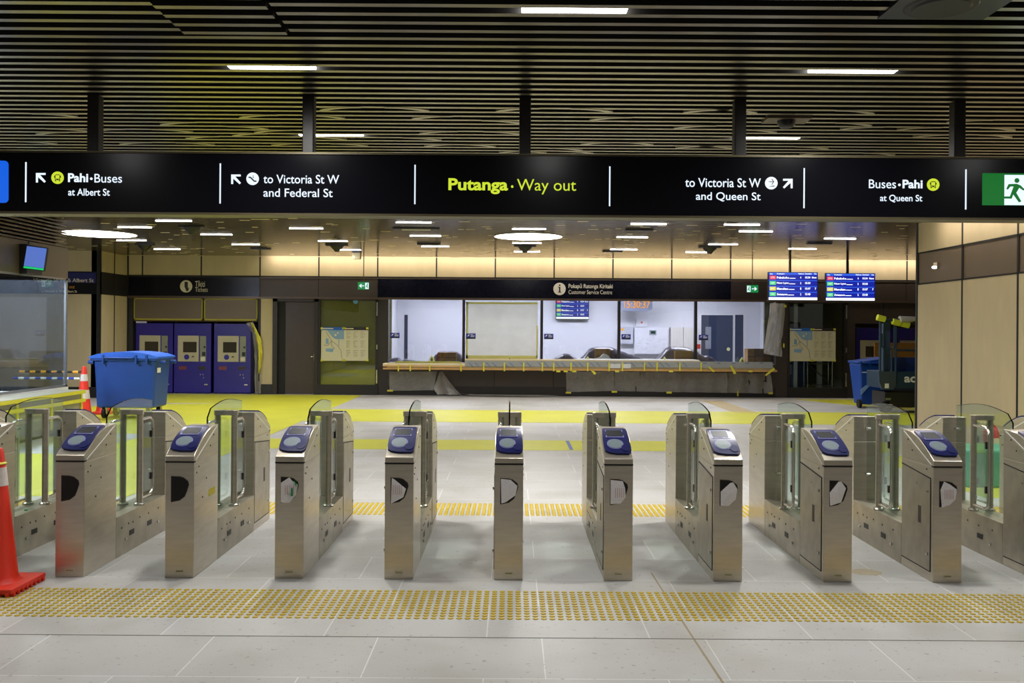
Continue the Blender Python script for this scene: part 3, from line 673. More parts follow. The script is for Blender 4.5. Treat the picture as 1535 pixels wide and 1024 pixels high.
# ---------------------------------------------------------------- ticket machines
YM = BW + .10
TM = None
def machine(px0, Y, label, par=None):
    sx = Y / F; S = 1.0
    x0 = (px0 - CX) * Y / F; w = 55.6 * Y / F
    t = thing('ticket_machine', (x0 + w / 2, Y + .3, 0), label, 'ticket machine', 'blue ticket machines')
    def q(name, a, b_, c_, d, dy, mt, th=.02):      # offsets in machine pixels from the left edge / frame rows
        m = MB(); m.box(x0 + a * sx, x0 + c_ * sx, Y - dy, Y - dy + th, z(d), z(b_)); return m.build(name, mt, t)
    z0 = 487.8
    def z(v): return 1.82 - (v - 485.4) * sx
    m = MB(); m.box(x0, x0 + w, Y, Y + .6, 0.02, 1.82); m.build('body', BLUEM, t, bevel=.01)
    f_ = q('fascia', 6, 503.8, 37.3, 542.5, .012, FASCIA)
    m = MB(); m.box(x0 + 14 * sx, x0 + 34.2 * sx, Y - .016, Y - .01, z(528.8), z(513)); m.build('display', mat('machine_display', (52, 46, 34), 0.15), f_)
    m = MB(); m.disc(x0 + 19.4 * sx, Y - .018, z(535.8), 3.9 * sx, .008); m.build('card_reader', BLUEM, f_)
    m = MB(); m.prism([(x0 + 26 * sx, z(536)), (x0 + 31.4 * sx, z(536)), (x0 + 28.7 * sx, z(533.8))], 'y', Y - .018, Y - .01); m.build('slot_mark', BLACK, f_)
    f2 = q('payment_panel', 39.1, 504.2, 48.2, 542.9, .012, mat('payment_panel_grey', (128, 130, 110), 0.4))
    m = MB(); m.disc(x0 + 46 * sx, Y - .018, z(520.8), 1.6 * sx, .008); m.build('button', BLACK, f2)
    m = MB(); m.box(x0 + 42.5 * sx, x0 + 47.5 * sx, Y - .018, Y - .01, z(534), z(528)); m.build('keypad', BLACK, f2)
    m = MB(); m.box(x0 + 40.5 * sx, x0 + 47 * sx, Y - .018, Y - .01, z(541.5), z(535.5)); m.build('note_slot', mat('slot_pale', (206, 196, 180), .5), f2)
    q('coin_tray', 7.4, 549.6, 19.2, 554.8, .004, mat('tray_red', (110, 46, 52), 0.4)); q('receipt_tray', 36.5, 549.6, 48.2, 554.8, .004, mat('tray_dark', (44, 34, 44), 0.4))
    for (a, b_) in ((40, 562), (44, 562), (45, 566.5)):
        m = MB(); m.disc(x0 + a * sx, Y - .006, z(b_), .8 * sx, .008, 10); m.build('lock', STEEL_L, t)
    q('door_handle', 46, 576, 51, 577.8, .012, STEEL_L)
    return t
machine(203.5, YM, 'blue ticket machine partly hidden behind the big blue bin')
machine(261, YM, 'blue ticket machine in the middle of the row of three under the Tickets band')
machine(320.8, YM, 'blue ticket machine nearest the brown door, white wrapping hanging beside it')
machine(1283.5, YM, 'blue ticket machine at the right behind the smaller blue wheelie bin')
machine(1343, YM, 'blue ticket machine at the right mostly hidden behind the scissor lift')
t = wall_back
m = MB(); m.box(X(199), X(388), BW + .9, BW + .95, 0, zb0); m.box(X(199), X(388), BW + .05, BW + .9, 1.87, 1.9)
m.box(X(258), X(261), BW + .2, BW + .3, 0, 1.85); m.box(X(318), X(320), BW + .2, BW + .3, 0, 1.85); m.box(X(1282), XR, BW + .9, BW + .95, 0, 2.0); pan('recess_lining', m, mat('recess_brown', (70, 52, 30), 0.7))
for a, b_ in ((199.5, 303), (305, 385.5)):
    m = MB(); m.box(X(a), X(b_), BW + .03, BW + .06, 1.90, zb0 - .03); p_ = pan('infill_panel', m, BRONZE_L)
    m = MB(); w_ = .03
    m.box(X(a), X(b_), BW + .026, BW + .03, zb0 - .06, zb0 - .03); m.box(X(a), X(b_), BW + .026, BW + .03, 1.90, 1.94); m.box(X(a), X(a) + w_, BW + .026, BW + .03, 1.9, zb0 - .03); m.box(X(b_) - w_, X(b_), BW + .026, BW + .03, 1.9, zb0 - .03)
    m.build('tape', mat('old_tape', (160, 152, 40), 0.6), p_)
def wrinkled(pts_rows, amp, seed=1):
    """grid of points rows -> mesh with small out of plane wrinkles along Y"""
    r = random.Random(seed); m = MB(); vs = []; n = len(pts_rows[0])
    for row in pts_rows:
        for p in row: vs.append((p[0], p[1] + r.uniform(-amp, amp), p[2]))
    fs = [(i * n + j, i * n + j + 1, (i + 1) * n + j + 1, (i + 1) * n + j) for i in range(len(pts_rows) - 1) for j in range(n - 1)]
    m.add(vs, fs); return m
def sheet(left, right, Y, nx, nz, amp, seed):
    """left/right: lists of frame points top->bottom (same length)"""
    rows = []
    def along(L, t_):
        k = t_ * (len(L) - 1); i = min(int(k), len(L) - 2); f_ = k - i
        return (L[i][0] * (1 - f_) + L[i + 1][0] * f_, L[i][1] * (1 - f_) + L[i + 1][1] * f_)
    for i in range(nz + 1):
        a = along(left, i / nz); b_ = along(right, i / nz); row = []
        for j in range(nx + 1):
            s_ = j / nx; q = (a[0] * (1 - s_) + b_[0] * s_, a[1] * (1 - s_) + b_[1] * s_); x_, z_ = P(q[0], q[1], Y)
            row.append((x_, Y + amp * 1.5 * math.sin(j * 1.7 + i * .35 + seed), max(z_, .004)))
        rows.append(row)
    return wrinkled(rows, amp, seed)
m = sheet([(370, 484), (378, 500), (381, 530), (383, 590)], [(379, 483), (390, 507), (393, 545), (391, 590)], BW - .04, 5, 16, .03, 5)
w_ = m.build('plastic_wrap', SHEET, smooth=60); tag(w_, 'torn clear plastic wrap hanging beside the ticket machine next to the brown door', 'plastic sheet')
m = sheet([(376, 484), (384, 504), (388, 530), (388, 560)], [(379, 484), (391, 507), (393, 530), (390, 560)], BW - .09, 3, 16, .02, 6); m.build('tape', TAPE, w_)

# door in the back wall
x0, x1 = X(409), X(477)
c = MB(); c.box(x0, x0 + .12, BW - .03, BW + .2, 0, zb0 - .02); c.box(x1 - .10, x1, BW - .03, BW + .2, 0, zb0 - .02); c.box(x0, x1, BW - .03, BW + .2, zb0 - .1, zb0 - .02); c.box(x0 + .12, x0 + .3, BW + .06, BW + .2, 0, zb0 - .1, JOINT)
fr = struct(c.build('door_1', mat('door_frame_bronze', (44, 37, 32), 0.45, 0.2)), 'bronze framed plain dark brown door in the back wall')
m = MB(); m.box(x0 + .12, x1 - .10, BW + .08, BW + .13, .01, zb0 - .1); lf = m.build('door_leaf', mat('door_brown', (66, 55, 48), 0.4, 0.2), fr)
hx, hz = P(470.5, 535, BW); m = MB(); m.box(hx - .02, hx + .02, BW + .06, BW + .08, hz - .1, hz + .08); m.tube([(hx, BW + .06, hz), (hx, BW + .02, hz), (hx - .09, BW + .02, hz)], .01, 8); m.build('door_handle', STEEL_L, lf)

# poster windows
def poster_window(n, p0, p1, lbl, right):
    a, b_ = X(p0), X(p1)
    c = MB(); c.box(a, b_, BW - .04, BW + .2, 0, .26); c.box(a, a + .05, BW - .01, BW + .2, .26, zb0 - .02); c.box(b_ - .07, b_, BW - .01, BW + .2, .26, zb0 - .02); c.box(a, b_, BW - .01, BW + .2, zb0 - .06, zb0 - .02)
    fr = struct(c.build('window_%d' % n, DKFRAME), lbl)
    m = MB(); m.box(a + .05, b_ - .07, BW + .03, BW + .042, .26, zb0 - .06); m.build('glass_pane', GLASS_O if not right else GLASS_W, fr)
    m = MB()
    for z in (.30, 2.05): m.box(b_ - .045, b_ - .015, BW - .03, BW - .01, z, z + .35)
    m.box(b_ - .045, b_ - .015, BW - .03, BW - .01, 1.18, 1.30); m.build('hinge', STEEL_L, fr)
    if not right:
        m = MB(); m.box(a + .05, b_ - .07, BW + .10, BW + .12, .26, zb0 - .06); m.build('backing_sheet', mat('backing_olive_reflection', (164, 162, 112), .35), fr)  # olive colour stands in for the yellow floor reflected here
    else:
        m = MB(); m.box(a + .2, a + .9, BW + .5, BW + .8, zb0 + .02, zb0 + .04); m.build('lamp', mat('dim_fill_glow', (230, 230, 180), emit=9.0), fr)  # added glowing panel, out of sight, to lighten this room
    m = MB(); m.box(a - .3, b_ + .2, BW + 1.1, BW + 1.2, 0, zb0 + .3); m.box(a - .05, a, BW + .2, BW + 1.1, 0, zb0 + .3); m.box(b_, b_ + .05, BW + .2, BW + 1.1, 0, zb0 + .3); m.box(a, b_, BW + .2, BW + 1.1, zb0, zb0 + .05)
    m.build('room_lining', mat('lining_olive_reflection' if not right else 'lining_dark', (150, 150, 110) if not right else (96, 96, 76), 0.7), fr)  # left lining carries the same painted olive reflection
    return fr
poster_window(3, 477, 567, 'tall dark framed glass panel with two posters left of the counter', False)
poster_window(4, 1181, 1270, 'tall dark framed glass panel with two posters right of the counter', True)
def poster(rect, hd, kind, label, seed):
    Y = BW + .005
    x_, z_ = P((rect[0] + rect[2]) / 2, rect[3], Y)
    t = thing('poster', (x_, Y, z_), label, 'poster')
    m = MB(); R(m, rect, Y, .004); m.build('sheet', POSTER, t)
    m = MB(); R(m, (rect[0], rect[1] - 4, rect[2], rect[1] + .5), Y - .002, .004); h = m.build('header', hd, t)
    m = MB(); R(m, (rect[0] + 1.5, rect[1] - 2.6, rect[0] + (18 if kind == 'map' else 14), rect[1] - 1.2), Y - .004, .002); m.build('header_print', TXTW, h)
    w_ = rect[2] - rect[0]; h_ = rect[3] - rect[1]; r = random.Random(seed); Yp = Y - .002
    def N(a, b_): return (rect[0] + a * w_, rect[1] + b_ * h_)
    if kind == 'map':
        m = MB(); POLY(m, [N(.25, .01), N(.99, .01), N(.99, .3), N(.62, .3), N(.5, .24)], Yp, .002); POLY(m, [N(.2, .28), N(.32, .28), N(.32, .45), N(.2, .45)], Yp, .002); POLY(m, [N(.2, .6), N(.55, .6), N(.5, .72), N(.2, .7)], Yp, .002)
        R(m, (*N(.75, .3), *N(.78, .52)), Yp, .002); m.build('water_print', MAPBLUE, t)
        m = MB(); DISC(m, *N(.62, .17), 1.7, Yp - .002, .002); DISC(m, *N(.72, .1), 1.3, Yp - .002, .002); m.build('island_print', POSTER, t)
        m = MB()
        L = [[(.2, .05), (.45, .35), (.7, .5), (.85, .65), (.9, .95)], [(.1, .5), (.3, .5), (.45, .35)], [(.45, .35), (.45, .5), (.6, .62)]]
        for l in L:
            for a, b_ in zip(l, l[1:]):
                p, q = N(*a), N(*b_); dx, dy = q[0] - p[0], q[1] - p[1]; d = math.hypot(dx, dy); nx, ny = -dy / d * .3, dx / d * .3
                POLY(m, [(p[0] + nx, p[1] + ny), (q[0] + nx, q[1] + ny), (q[0] - nx, q[1] - ny), (p[0] - nx, p[1] - ny)], Yp - .003, .001)
        m.build('line_print', INK, t)
    else:
        m = MB()
        for i in range(3):
            for j in range(3):
                R(m, (*N(.08 + i * .3, .06 + j * .3), *N(.26 + i * .3, .075 + j * .3)), Yp, .002)
                for k in range(7):
                    R(m, (*N(.08 + i * .3, .10 + j * .3 + k * .027), *N(.08 + i * .3 + r.uniform(.06, .2), .108 + j * .3 + k * .027)), Yp, .002)
        m.build('text_print', mat('fine_print', (158, 152, 130), .7), t)
    m = MB()
    for (a, b_) in (N(.0, -.06), N(.94, -.06), N(0, .97), N(.94, .97)): R(m, (a - 1, b_ - 1, a + 2.5, b_ + 2), Y - .006, .002)
    m.build('tape', TAPE, t)
poster((481.5, 494.5, 516, 541), HEADBLUE, 'map', 'map poster with blue header taped to the glass left of the counter', 1)
poster((516, 494.5, 552, 541), mat('header_black', (30, 26, 30), .5), 'text', 'timetable poster with black header taped to the glass left of the counter', 2)
poster((1183.5, 496, 1218, 541.5), HEADBLUE, 'map', 'map poster with blue header taped to the glass right of the counter', 3)
poster((1218, 496, 1252.5, 541.5), mat('header_black', (30, 26, 30), .5), 'text', 'printed poster with black header taped to the glass right of the counter', 4)
m = MB(); DISC(m, 533, 452, 3.6, BW + .012, .004); tag(m.build('window_sticker', mat('sticker_blue', (96, 150, 190), .5)), 'small round blue sticker at the top of the glass left of the counter', 'sticker')
# trolley frame behind the right glass
t = thing('trolley', (X(1230), BW + .6, 0), 'metal frame trolley standing behind the right poster window', 'trolley')
m = MB(); Yt = BW + .6; f_ = (BW + .6) / BW
xs = [X(1211) * f_, X(1248) * f_]
for x_ in xs:
    for dy in (0, .3): m.tube([(x_, Yt + dy, 0.0), (x_, Yt + dy, 1.0)], .015, 8)
for z in (.3, .86):
    for dy in (0, .3): m.tube([(xs[0], Yt + dy, z), (xs[1], Yt + dy, z)], .015, 8)
m.tube([(xs[0], Yt, .86), (xs[1], Yt, .3)], .012, 8); m.build('frame', STEEL_L, t)
m = MB(); m.box(xs[0] + .3, xs[0] + .42, Yt + .1, Yt + .2, .04, 1.1); m.build('upright_panel', WHITE, t)

# ---------------------------------------------------------------- service room behind the counter
RY = 27.0; RXL, RXR = -3.39, 7.35
c = MB()
c.box(RXL - .1, RXR + .1, RY, RY + .1, 0, 3.1); c.box(RXL - .1, RXL, BW + .2, RY, 0, 3.1); c.box(RXR, RXR + .1, BW + .2, RY, 0, 3.1); c.box(RXL - .1, RXR + .1, BW + .2, RY + .1, 3.0, 3.1)
struct(c.build('wall_room', ROOMW), 'white walls and ceiling of the customer service room')
for i, x_ in enumerate((-2.0, .4, 2.8, 5.2)):
    t = thing('room_light', (x_, 25.3, 2.97), 'bright panel light in the ceiling of the service room, hidden above the windows', 'ceiling light', 'service room panel lights')
    m = MB(); m.box(x_ - .62, x_ + .62, 25.0, 25.6, 2.975, 3.0); m.build('housing', WHITE, t)
    m = MB(); m.box(x_ - .6, x_ + .6, 25.02, 25.58, 2.965, 2.975); m.build('diffuser', ROOML, t)
# glazing
WX0, WX1 = X(583), X(1163)
n_ = 5
for i, (a, b_) in enumerate(((583, 693.5), (696.5, 810), (814, 926), (930, 1041), (1045, 1163))):
    struct(MB().box(X(a), X(b_), BW + .06, BW + .068, .86, zb0 - .03).build('window_%d' % (n_ + i), GLASS_W), 'glass pane %s of the customer service window' % ('first', 'second', 'third', 'fourth', 'fifth')[i])
c = MB()
for px in (695, 812, 928, 1043): c.box(X(px) - .035, X(px) + .035, BW - .01, BW + .1, .86, zb0 - .03)
struct(c.build('trim_3', mat('mullion_black', (20, 18, 18), 0.4)), 'black mullions of the customer service window')
# room door, side light, slots on the wall
def wallbox(name, rect, mt, Y, th, label, cat):
    m = MB(); R(m, rect, Y, th); o = m.build(name, mt)
    return tag(o, label, cat) if cat else o
x0, z1 = P(1051, 472.3, RY); x1, _ = P(1098, 472, RY)
c = MB(); c.box(x0 - .07, x1 + .4, RY - .03, RY, 0, z1 + .04, WHITE); fr = struct(c.build('door_2', WHITE), 'dark blue door with a narrow vision panel inside the service room')
m = MB(); m.box(x0, x1, RY - .05, RY - .03, .02, z1); lf = m.build('door_leaf', ROOMD, fr)
m = MB(); R(m, (1057.5, 490, 1066, 523), RY - .055, .006); m.build('vision_panel', mat('vision_grey', (130, 134, 144), .3), lf)
m = MB(); DISC(m, 1092, 523.5, 2.6, RY - .056, .006); m.build('notice_disc', mat('notice_cream', (220, 216, 160), .6), lf)
m = MB(); R(m, (1102, 472, 1114, 545), RY - .05, .02); m.build('side_panel', mat('side_light_blue', (34, 44, 70), 0.3), fr)
wallbox('narrow_slot_window', (606, 472, 611, 538), mat('slot_dark', (34, 40, 60), 0.3), RY - .02, .02, 'tall narrow dark slot window in the white wall behind the first counter pane', 'window')
t = thing('wall_cabinet', (*[(P(988, 530, RY)[0])], RY - .1, 1.2), 'white control panel cabinet with a small green display on the service room wall', 'control panel')
m = MB(); R(m, (951, 491, 1002, 530.5), RY - .12, .12); m.build('body', mat('cabinet_white', (222, 222, 228), 0.4), t)
m = MB(); R(m, (973.5, 495, 984, 502.5), RY - .13, .012); d_ = m.build('display_frame', mat('display_frame_grey', (150, 154, 156), 0.4), t)
m = MB(); R(m, (975.5, 496.3, 982.5, 500.5), RY - .134, .006); m.build('green_display', mat('dark_green_lcd', (16, 60, 50), 0.2), d_)
m = MB(); r = random.Random(5)
for i in range(26):
    a = 955 + r.uniform(0, 40); b_ = 505 + r.uniform(0, 20); R(m, (a, b_, a + r.uniform(1, 5), b_ + .5), RY - .123, .003)
m.build('wiring_print', mat('print_grey', (176, 178, 190), .6), t)
t = thing('alarm_box', (P(961, 489, RY)[0], RY - .06, 1.9), 'small white box with a red mark above the control panel cabinet', 'alarm box')
m = MB(); R(m, (954, 479, 970, 490), RY - .08, .08); m.build('body', mat('cabinet_white', (222, 222, 228), 0.4), t); m = MB(); DISC(m, 962, 483.5, 1.5, RY - .085, .005); m.build('red_mark', mat('soft_red', (226, 90, 80), .5), t)
t = thing('junction_box', (P(940, 515, RY)[0], RY - .1, 1.4), 'grey wall box with an orange dot beside the third counter mullion', 'wall box')
m = MB(); R(m, (930, 490, 949, 515.5), RY - .14, .14); m.build('body', mat('box_grey', (186, 188, 198), .5), t); m = MB(); DISC(m, 933, 494, 2.2, RY - .145, .005); m.build('orange_dot', ORANGE2, t)
wallbox('wall_cabinet', (1005.5, 491, 1024, 534), mat('cabinet_cream', (208, 204, 196), 0.5), RY - .15, .15, 'left of two cream steel cabinets on the service room wall', 'cabinet')
wallbox('wall_cabinet', (1024.6, 491, 1043, 534), mat('cabinet_cream', (208, 204, 196), 0.5), RY - .15, .15, 'right of two cream steel cabinets on the service room wall, beside the fourth mullion', 'cabinet')
t = thing('fire_call_point', (P(1047.5, 520, RY)[0], RY - .03, 1.2), 'red and white fire notice beside the blue room door', 'notice')
m = MB(); R(m, (1044.5, 514, 1050.5, 527), RY - .055, .02); m.build('plate', WHITE, t); m = MB(); R(m, (1045, 516, 1050, 523), RY - .06, .005); m.build('red_field', RED, t)
# clock
t = thing('digital_clock', (P(954, 466, 26.4)[0], 26.4, 2.2), 'hanging digital clock reading 15:30:37 in amber digits', 'clock')
m = MB(); R(m, (929, 450, 978, 463.5), 26.4, .1); POLY(m, [(929, 463.4), (978, 463.6), (970, 466.5), (938, 466.5)], 26.4, .1); m.build('body', mat('clock_grey', (120, 128, 150), .4), t)
m = MB(); add_text(m, '15:30:37', (935.5, 450.6, 974.5, 462), 26.39, .01); m.build('digits', AMBER_E, t)
m = MB(); m.box(P(954, 450, 26.45)[0] - .02, P(954, 450, 26.45)[0] + .02, 26.44, 26.48, 2.55, 3.0); m.build('bracket', WHITE, t)

# ---------------------------------------------------------------- departure screens
def departures(x0, y0, x1, y1, Y, label, hang, skew=0.0, inside=False):
    xc = P((x0 + x1) / 2, y1, Y)
    t = thing('departure_screen', (xc[0], Y + .05, xc[1]), label, 'screen', None if inside else 'departure screens')
    m = MB(); R(m, (x0, y0, x1, y1), Y, .07); m.build('casing', BLACK, t, bevel=.004)
    W_, H_ = x1 - x0, y1 - y0
    def N(a, b_): return (x0 + a * W_, y0 + b_ * H_)
    def rr(a, b_, c_, d_): return (*N(a, b_), *N(c_, d_))
    m = MB(); R(m, rr(.012, .02, .988, .9), Y - .004, .005); sc = m.build('picture', SCR_BLUE, t)
    m = MB(); R(m, rr(.012, .02, .988, .095), Y - .006, .003)
    for v in (.28, .49, .69): R(m, rr(.012, v, .988, v + .025), Y - .006, .003)
    m.build('stripe', SCR_BLUE2, sc)
    m = MB(); R(m, rr(.012, .885, .988, .975), Y - .006, .006); m.build('footer_strip', SCR_W, t)
    rows = [('STH', 'Pukekohe', '4', '15:30', 'Now', SCR_R), ('WEST', 'New Lynn', '2', '15:33', '', SCR_G), ('EAST', 'Manukau', '1', '15:37', '7', SCR_Y), ('WEST', 'Swanson', '2', '15:43', '', SCR_G)]
    tm = MB()
    for s_, a, b_ in (('Line', .04, .09), ('Destination', .18, .33), ('Platform', .61, .72), ('Scheduled', .74, .87), ('Due', .93, .975)): add_text(tm, s_, rr(a, .035, b_, .08), Y - .009, .02, res=1)
    for i, (bd, nm, pf, tm_, du, mt) in enumerate(rows):
        v = .12 + i * .195; hgt = .13
        m = MB(); R(m, rr(.03, v, .155, v + hgt), Y - .009, .004); bg = m.build('line_badge', mt, sc)
        m = MB(); add_text(m, bd, rr(.055, v + .035, .13, v + .095), Y - .011, .01, res=1); m.build('badge_text', WHITE_E, bg)
        wn = {'Pukekohe': .245, 'New Lynn': .24, 'Manukau': .225, 'Swanson': .215}[nm]
        add_text(tm, nm, rr(.175, v + .03, .175 + wn, v + .11), Y - .009, .03, res=1)
        R(tm, rr(.175 + wn + .01, v + .085, .175 + wn + .13, v + .105), Y - .009, .002)
        add_text(tm, pf, rr(.645, v + .03, .665, v + .105), Y - .009, .03, res=1); add_text(tm, tm_, rr(.745, v + .03, .85, v + .105), Y - .009, .03, res=1)
        if du: add_text(tm, du, rr(.88 if len(du) > 1 else .94, v + .035, .975 if len(du) > 1 else .965, v + .105), Y - .009, .03, res=1)
    tm.build('screen_text', SCR_W, sc)
    m = MB(); xm = xc[0]
    zt_ = P((x0 + x1) / 2, y0, Y)[1]
    if hang:
        q = .04; m.box(xm - q - .02, xm - q + .02, Y + .08, Y + .12, zt_ - .3, hang)
        m.box(xm - .3, xm + .3, Y + .07, Y + .13, zt_ - .35, zt_ - .2); m.build('hanger', BLACK, t)
    return t
departures(1151.5, 408, 1226, 450.8, 21.0, 'hanging departure screen nearer the service counter, the left of the pair', 3.55)
departures(1237.5, 409.5, 1312, 451.6, 21.0, 'hanging departure screen nearer the right wall, the right of the pair', 3.55)
departures(833, 446, 883, 479, 26.85, 'departure screen on the white wall inside the service room', None, inside=True)
# side panel seen left of the first screen
# exit signs
def exit_sign(rect, Y, left, label, box=None):
    x_, z_ = P((rect[0] + rect[2]) / 2, rect[3], Y)
    t = thing('exit_sign', (x_, Y, z_), label, 'exit sign')
    m = MB(); R(m, rect, Y, .04); b_ = m.build('body', BLACK, t)
    W_, H_ = rect[2] - rect[0], rect[3] - rect[1]; y0 = rect[1]
    a, d = (rect[0] + .6, rect[2] - 6.5) if left else (rect[0] + 6.5, rect[2] - .6)
    m = MB(); R(m, (rect[0] + .4, y0 + .5, rect[2] - .4, rect[3] - .5), Y - .004, .004); m.build('green_face', GREEN_L, b_)
    px = rect[2] - 6.2 if left else rect[0] + .9
    m = MB(); R(m, (px, y0 + 1.5, px + 5.2, rect[3] - 1.3), Y - .008, .004); cx = (rect[0] + 6) if left else rect[2] - 6; cy = (y0 + rect[3]) / 2; k = -1 if left else 1
    POLY(m, [(cx - k * 4, cy - .6), (cx + k * 1, cy - .6), (cx - k * .6, cy - 2.6), (cx + k * 1, cy - 2.6), (cx + k * 3.8, cy), (cx + k * 1, cy + 2.6), (cx - k * .6, cy + 2.6), (cx + k * 1, cy + .6), (cx - k * 4, cy + .6)], Y - .008, .004)
    m.build('white_symbol', WHITE_E, b_)
    m = MB(); q = px + 2.8; DISC(m, q + .4, y0 + 3, .9, Y - .012, .004, seg=10); POLY(m, [(q - 1, y0 + 4.4), (q + 1.6, y0 + 4.2), (q + .4, y0 + 6.4), (q + 1.6, y0 + 9), (q + .6, y0 + 9.4), (q - .8, y0 + 7.2), (q - 2, y0 + 8.4), (q - 2.4, y0 + 7.8), (q - .8, y0 + 6)], Y - .012, .004); m.build('running_figure', GREEN_L, b_)
    m = MB(); zz = P(x_, rect[1], Y)[1]; zz = P((rect[0] + rect[2]) / 2, rect[1], Y)[1]
    m.tube([(x_, Y + .02, zz - .01), (x_, Y + .02, 3.56)], .012, 8); m.build('hanging_rod', mat('rod_bronze', (84, 74, 58), .4, .5), t)
exit_sign((536, 422.5, 553.6, 434.5), 22.6, True, 'small green exit sign pointing left, hanging above the poster window left of the counter')
exit_sign((1119, 427, 1137, 439), 22.6, False, 'small green exit sign pointing right, hanging beside the departure screens')

# ---------------------------------------------------------------- counter
YC = 23.05
x_, _ = P(870, 556, YC)
t = thing('service_counter', (x_, YC + .3, .6), 'long wrapped service counter with timber edge, grey film and yellow tape', 'counter')
m = MB(); xa, xb = P(574, 555, YC)[0], P(1165, 555, YC)[0]
m.box(xa, xb, YC, BW - .005, .685, .73); m.build('timber_edge', TIMBER, t)
m = MB(); m.box(xa + .1, xb - .1, YC + .02, BW - .005, .73, .845); m.build('counter_body', mat('counter_body_cream', (180, 160, 116), .6), t)
m = MB(); m.box(xa, P(697, 547, YC)[0], YC - .01, BW - .005, .76, .80, mat('plank_tan', (214, 172, 112), .6)); m.box(xa, P(697, 547, YC)[0], YC - .015, BW - .005, .80, .835, mat('plank_pale', (226, 214, 176), .6)); m.build('edge_plank', TIMBER, t)
m = MB(); R(m, (697, 541.5, 1158, 550.6), YC - .01, .06); fb = m.build('film_band', mat('protective_film_grey', (150, 152, 150), .5, var=.05), t)
m = MB()
xx = 702
k = 0
while xx < 1040:
    POLY(m, [(xx, 543.5), (xx + 1.5, 543.5), (xx + 8, 550.2), (xx + 6.5, 550.2)], YC - .014, .003); xx += (17 if k % 2 else 9); k += 1
for q in (1054, 1075, 1097, 1118, 1139): R(m, (q, 544, q + 5, 545.2), YC - .014, .003)
m.build('film_print', mat('film_print_blue', (86, 116, 150), .6), fb)
m = MB(); R(m, (914.5, 545.5, 930, 552), YC - .016, .005); R(m, (933.5, 545.8, 945.5, 552.3), YC - .016, .005); m.build('white_patch', mat('patch_white', (206, 206, 204), .6), fb)
m = MB(); R(m, (697, 539.8, 1050, 541.6), YC - .012, .48); m.build('timber_lip', mat('pale_lip', (206, 186, 140), .6), t)
m = MB(); R(m, (866, 539.3, 1048, 540.9), YC - .016, .48); m.build('white_lip', WHITE, t)
for q in (596, 614, 643, 690, 724, 755, 784, 812, 829, 855, 880, 912, 932, 965, 984, 1018, 1050):
    m = MB(); R(m, (q, 543.5 if q > 700 else 546, q + 2.2, 556.5), YC - .022, .004); m.build('tape', TAPE, t)
for q in (834, 845, 858, 922, 1003, 1122):
    m = MB(); R(m, (q, 555.5, q + 6, 558), YC - .022, .004); m.build('tape', TAPE, t)
for pl in ([(1061, 550), (1064, 549.5), (1072, 557), (1069, 558)], [(1094, 548), (1097, 548), (1104, 560), (1100, 561)], [(1147, 562), (1148, 564), (1162, 554), (1160, 551)], [(886, 556), (890, 556), (894, 560), (891, 562)]):
    m = MB(); POLY(m, pl, YC - .026, .004); m.build('tape', TAPE, t)
for (a_, b_, y_, z_) in ((700, 810, .3, .90), (590, 690, .3, .88), (1050, 1153, .1, .885), (812, 862, .3, .885)):
    m = MB(); m.box(P(a_, 541, YC)[0], P(b_, 541, YC)[0], YC + y_, YC + .45, .845, z_); m.build('tape_roll', mat('olive_tape', (160, 164, 60), .6), t)

def psheet(left, right, label, nx, nz, amp, seed, Y=BW - .05, extra=()):
    m = sheet(left, right, Y, nx, nz, amp, seed); o = m.build('plastic_sheet', SHEET, smooth=70)
    tag(o, label, 'plastic sheet')
    if extra:
        m = MB()
        for r_ in extra: R(m, r_, Y - .07, .004)
        m.build('tape', TAPE, o)
    return o
psheet([(583.5, 557), (583.5, 586)], [(655, 557), (650, 585)], 'clear plastic sheet hanging under the left end of the counter', 12, 5, .02, 1, extra=[(580.5, 584.5, 589, 587)])
psheet([(659, 557), (653, 574), (650, 583), (656, 591)], [(663, 557), (674, 573), (684, 585), (693, 592.5)], 'loose plastic sheet swept like a tent from the counter to the floor', 7, 8, .05, 2, Y=BW - .25)
psheet([(848.5, 557), (849, 588)], [(920, 557), (921, 586)], 'clear plastic sheet hanging under the middle of the counter', 12, 5, .02, 3, extra=[(848, 587.5, 856, 590), (917, 586, 925, 588.7)])
psheet([(921, 557), (921, 586.5)], [(1090, 559), (1090, 589)], 'longest clear plastic sheet hanging under the right half of the counter', 26, 5, .025, 4, extra=[(999, 587, 1007, 590), (1105, 586, 1107, 594)])
psheet([(1091, 559), (1091, 589)], [(1155, 560), (1158, 590)], 'clear plastic sheet with a diagonal fold under the right end of the counter', 10, 5, .03, 5, extra=[(1152, 588, 1158.5, 591)])
o = psheet([(1154, 454), (1153, 480), (1146, 520), (1144, 530)], [(1176, 455), (1176, 480), (1173, 510), (1172, 535)], 'plastic sheet hanging down over the right end of the service window', 7, 12, .04, 6, Y=BW - .1, extra=[(1175, 457, 1179, 461), (1174, 515, 1176, 521)])
m = sheet([(690, 590.5), (700, 592), (720, 593)], [(750, 592.2), (800, 592.6), (840, 592.8)], BW - .3, 12, 3, .08, 8)
tag(m.build('plastic_sheet', SHEET, smooth=70), 'crumpled strip of plastic lying on the floor along the counter foot', 'plastic sheet')
# masking film on the second pane
m = MB(); R(m, (698.5, 453, 806, 538), BW + .045, .004); o = tag(m.build('masking_film', FILM), 'milky masking film taped over the second pane of the service window', 'masking film')
m = MB(); R(m, (698.5, 453, 701.5, 538), BW + .04, .003); R(m, (698.5, 453, 806, 456), BW + .04, .003); R(m, (698.5, 533, 806, 538), BW + .04, .003); R(m, (804, 488, 806.5, 536), BW + .04, .003); m.build('tape', mat('film_tape', (206, 204, 120), .6), o)
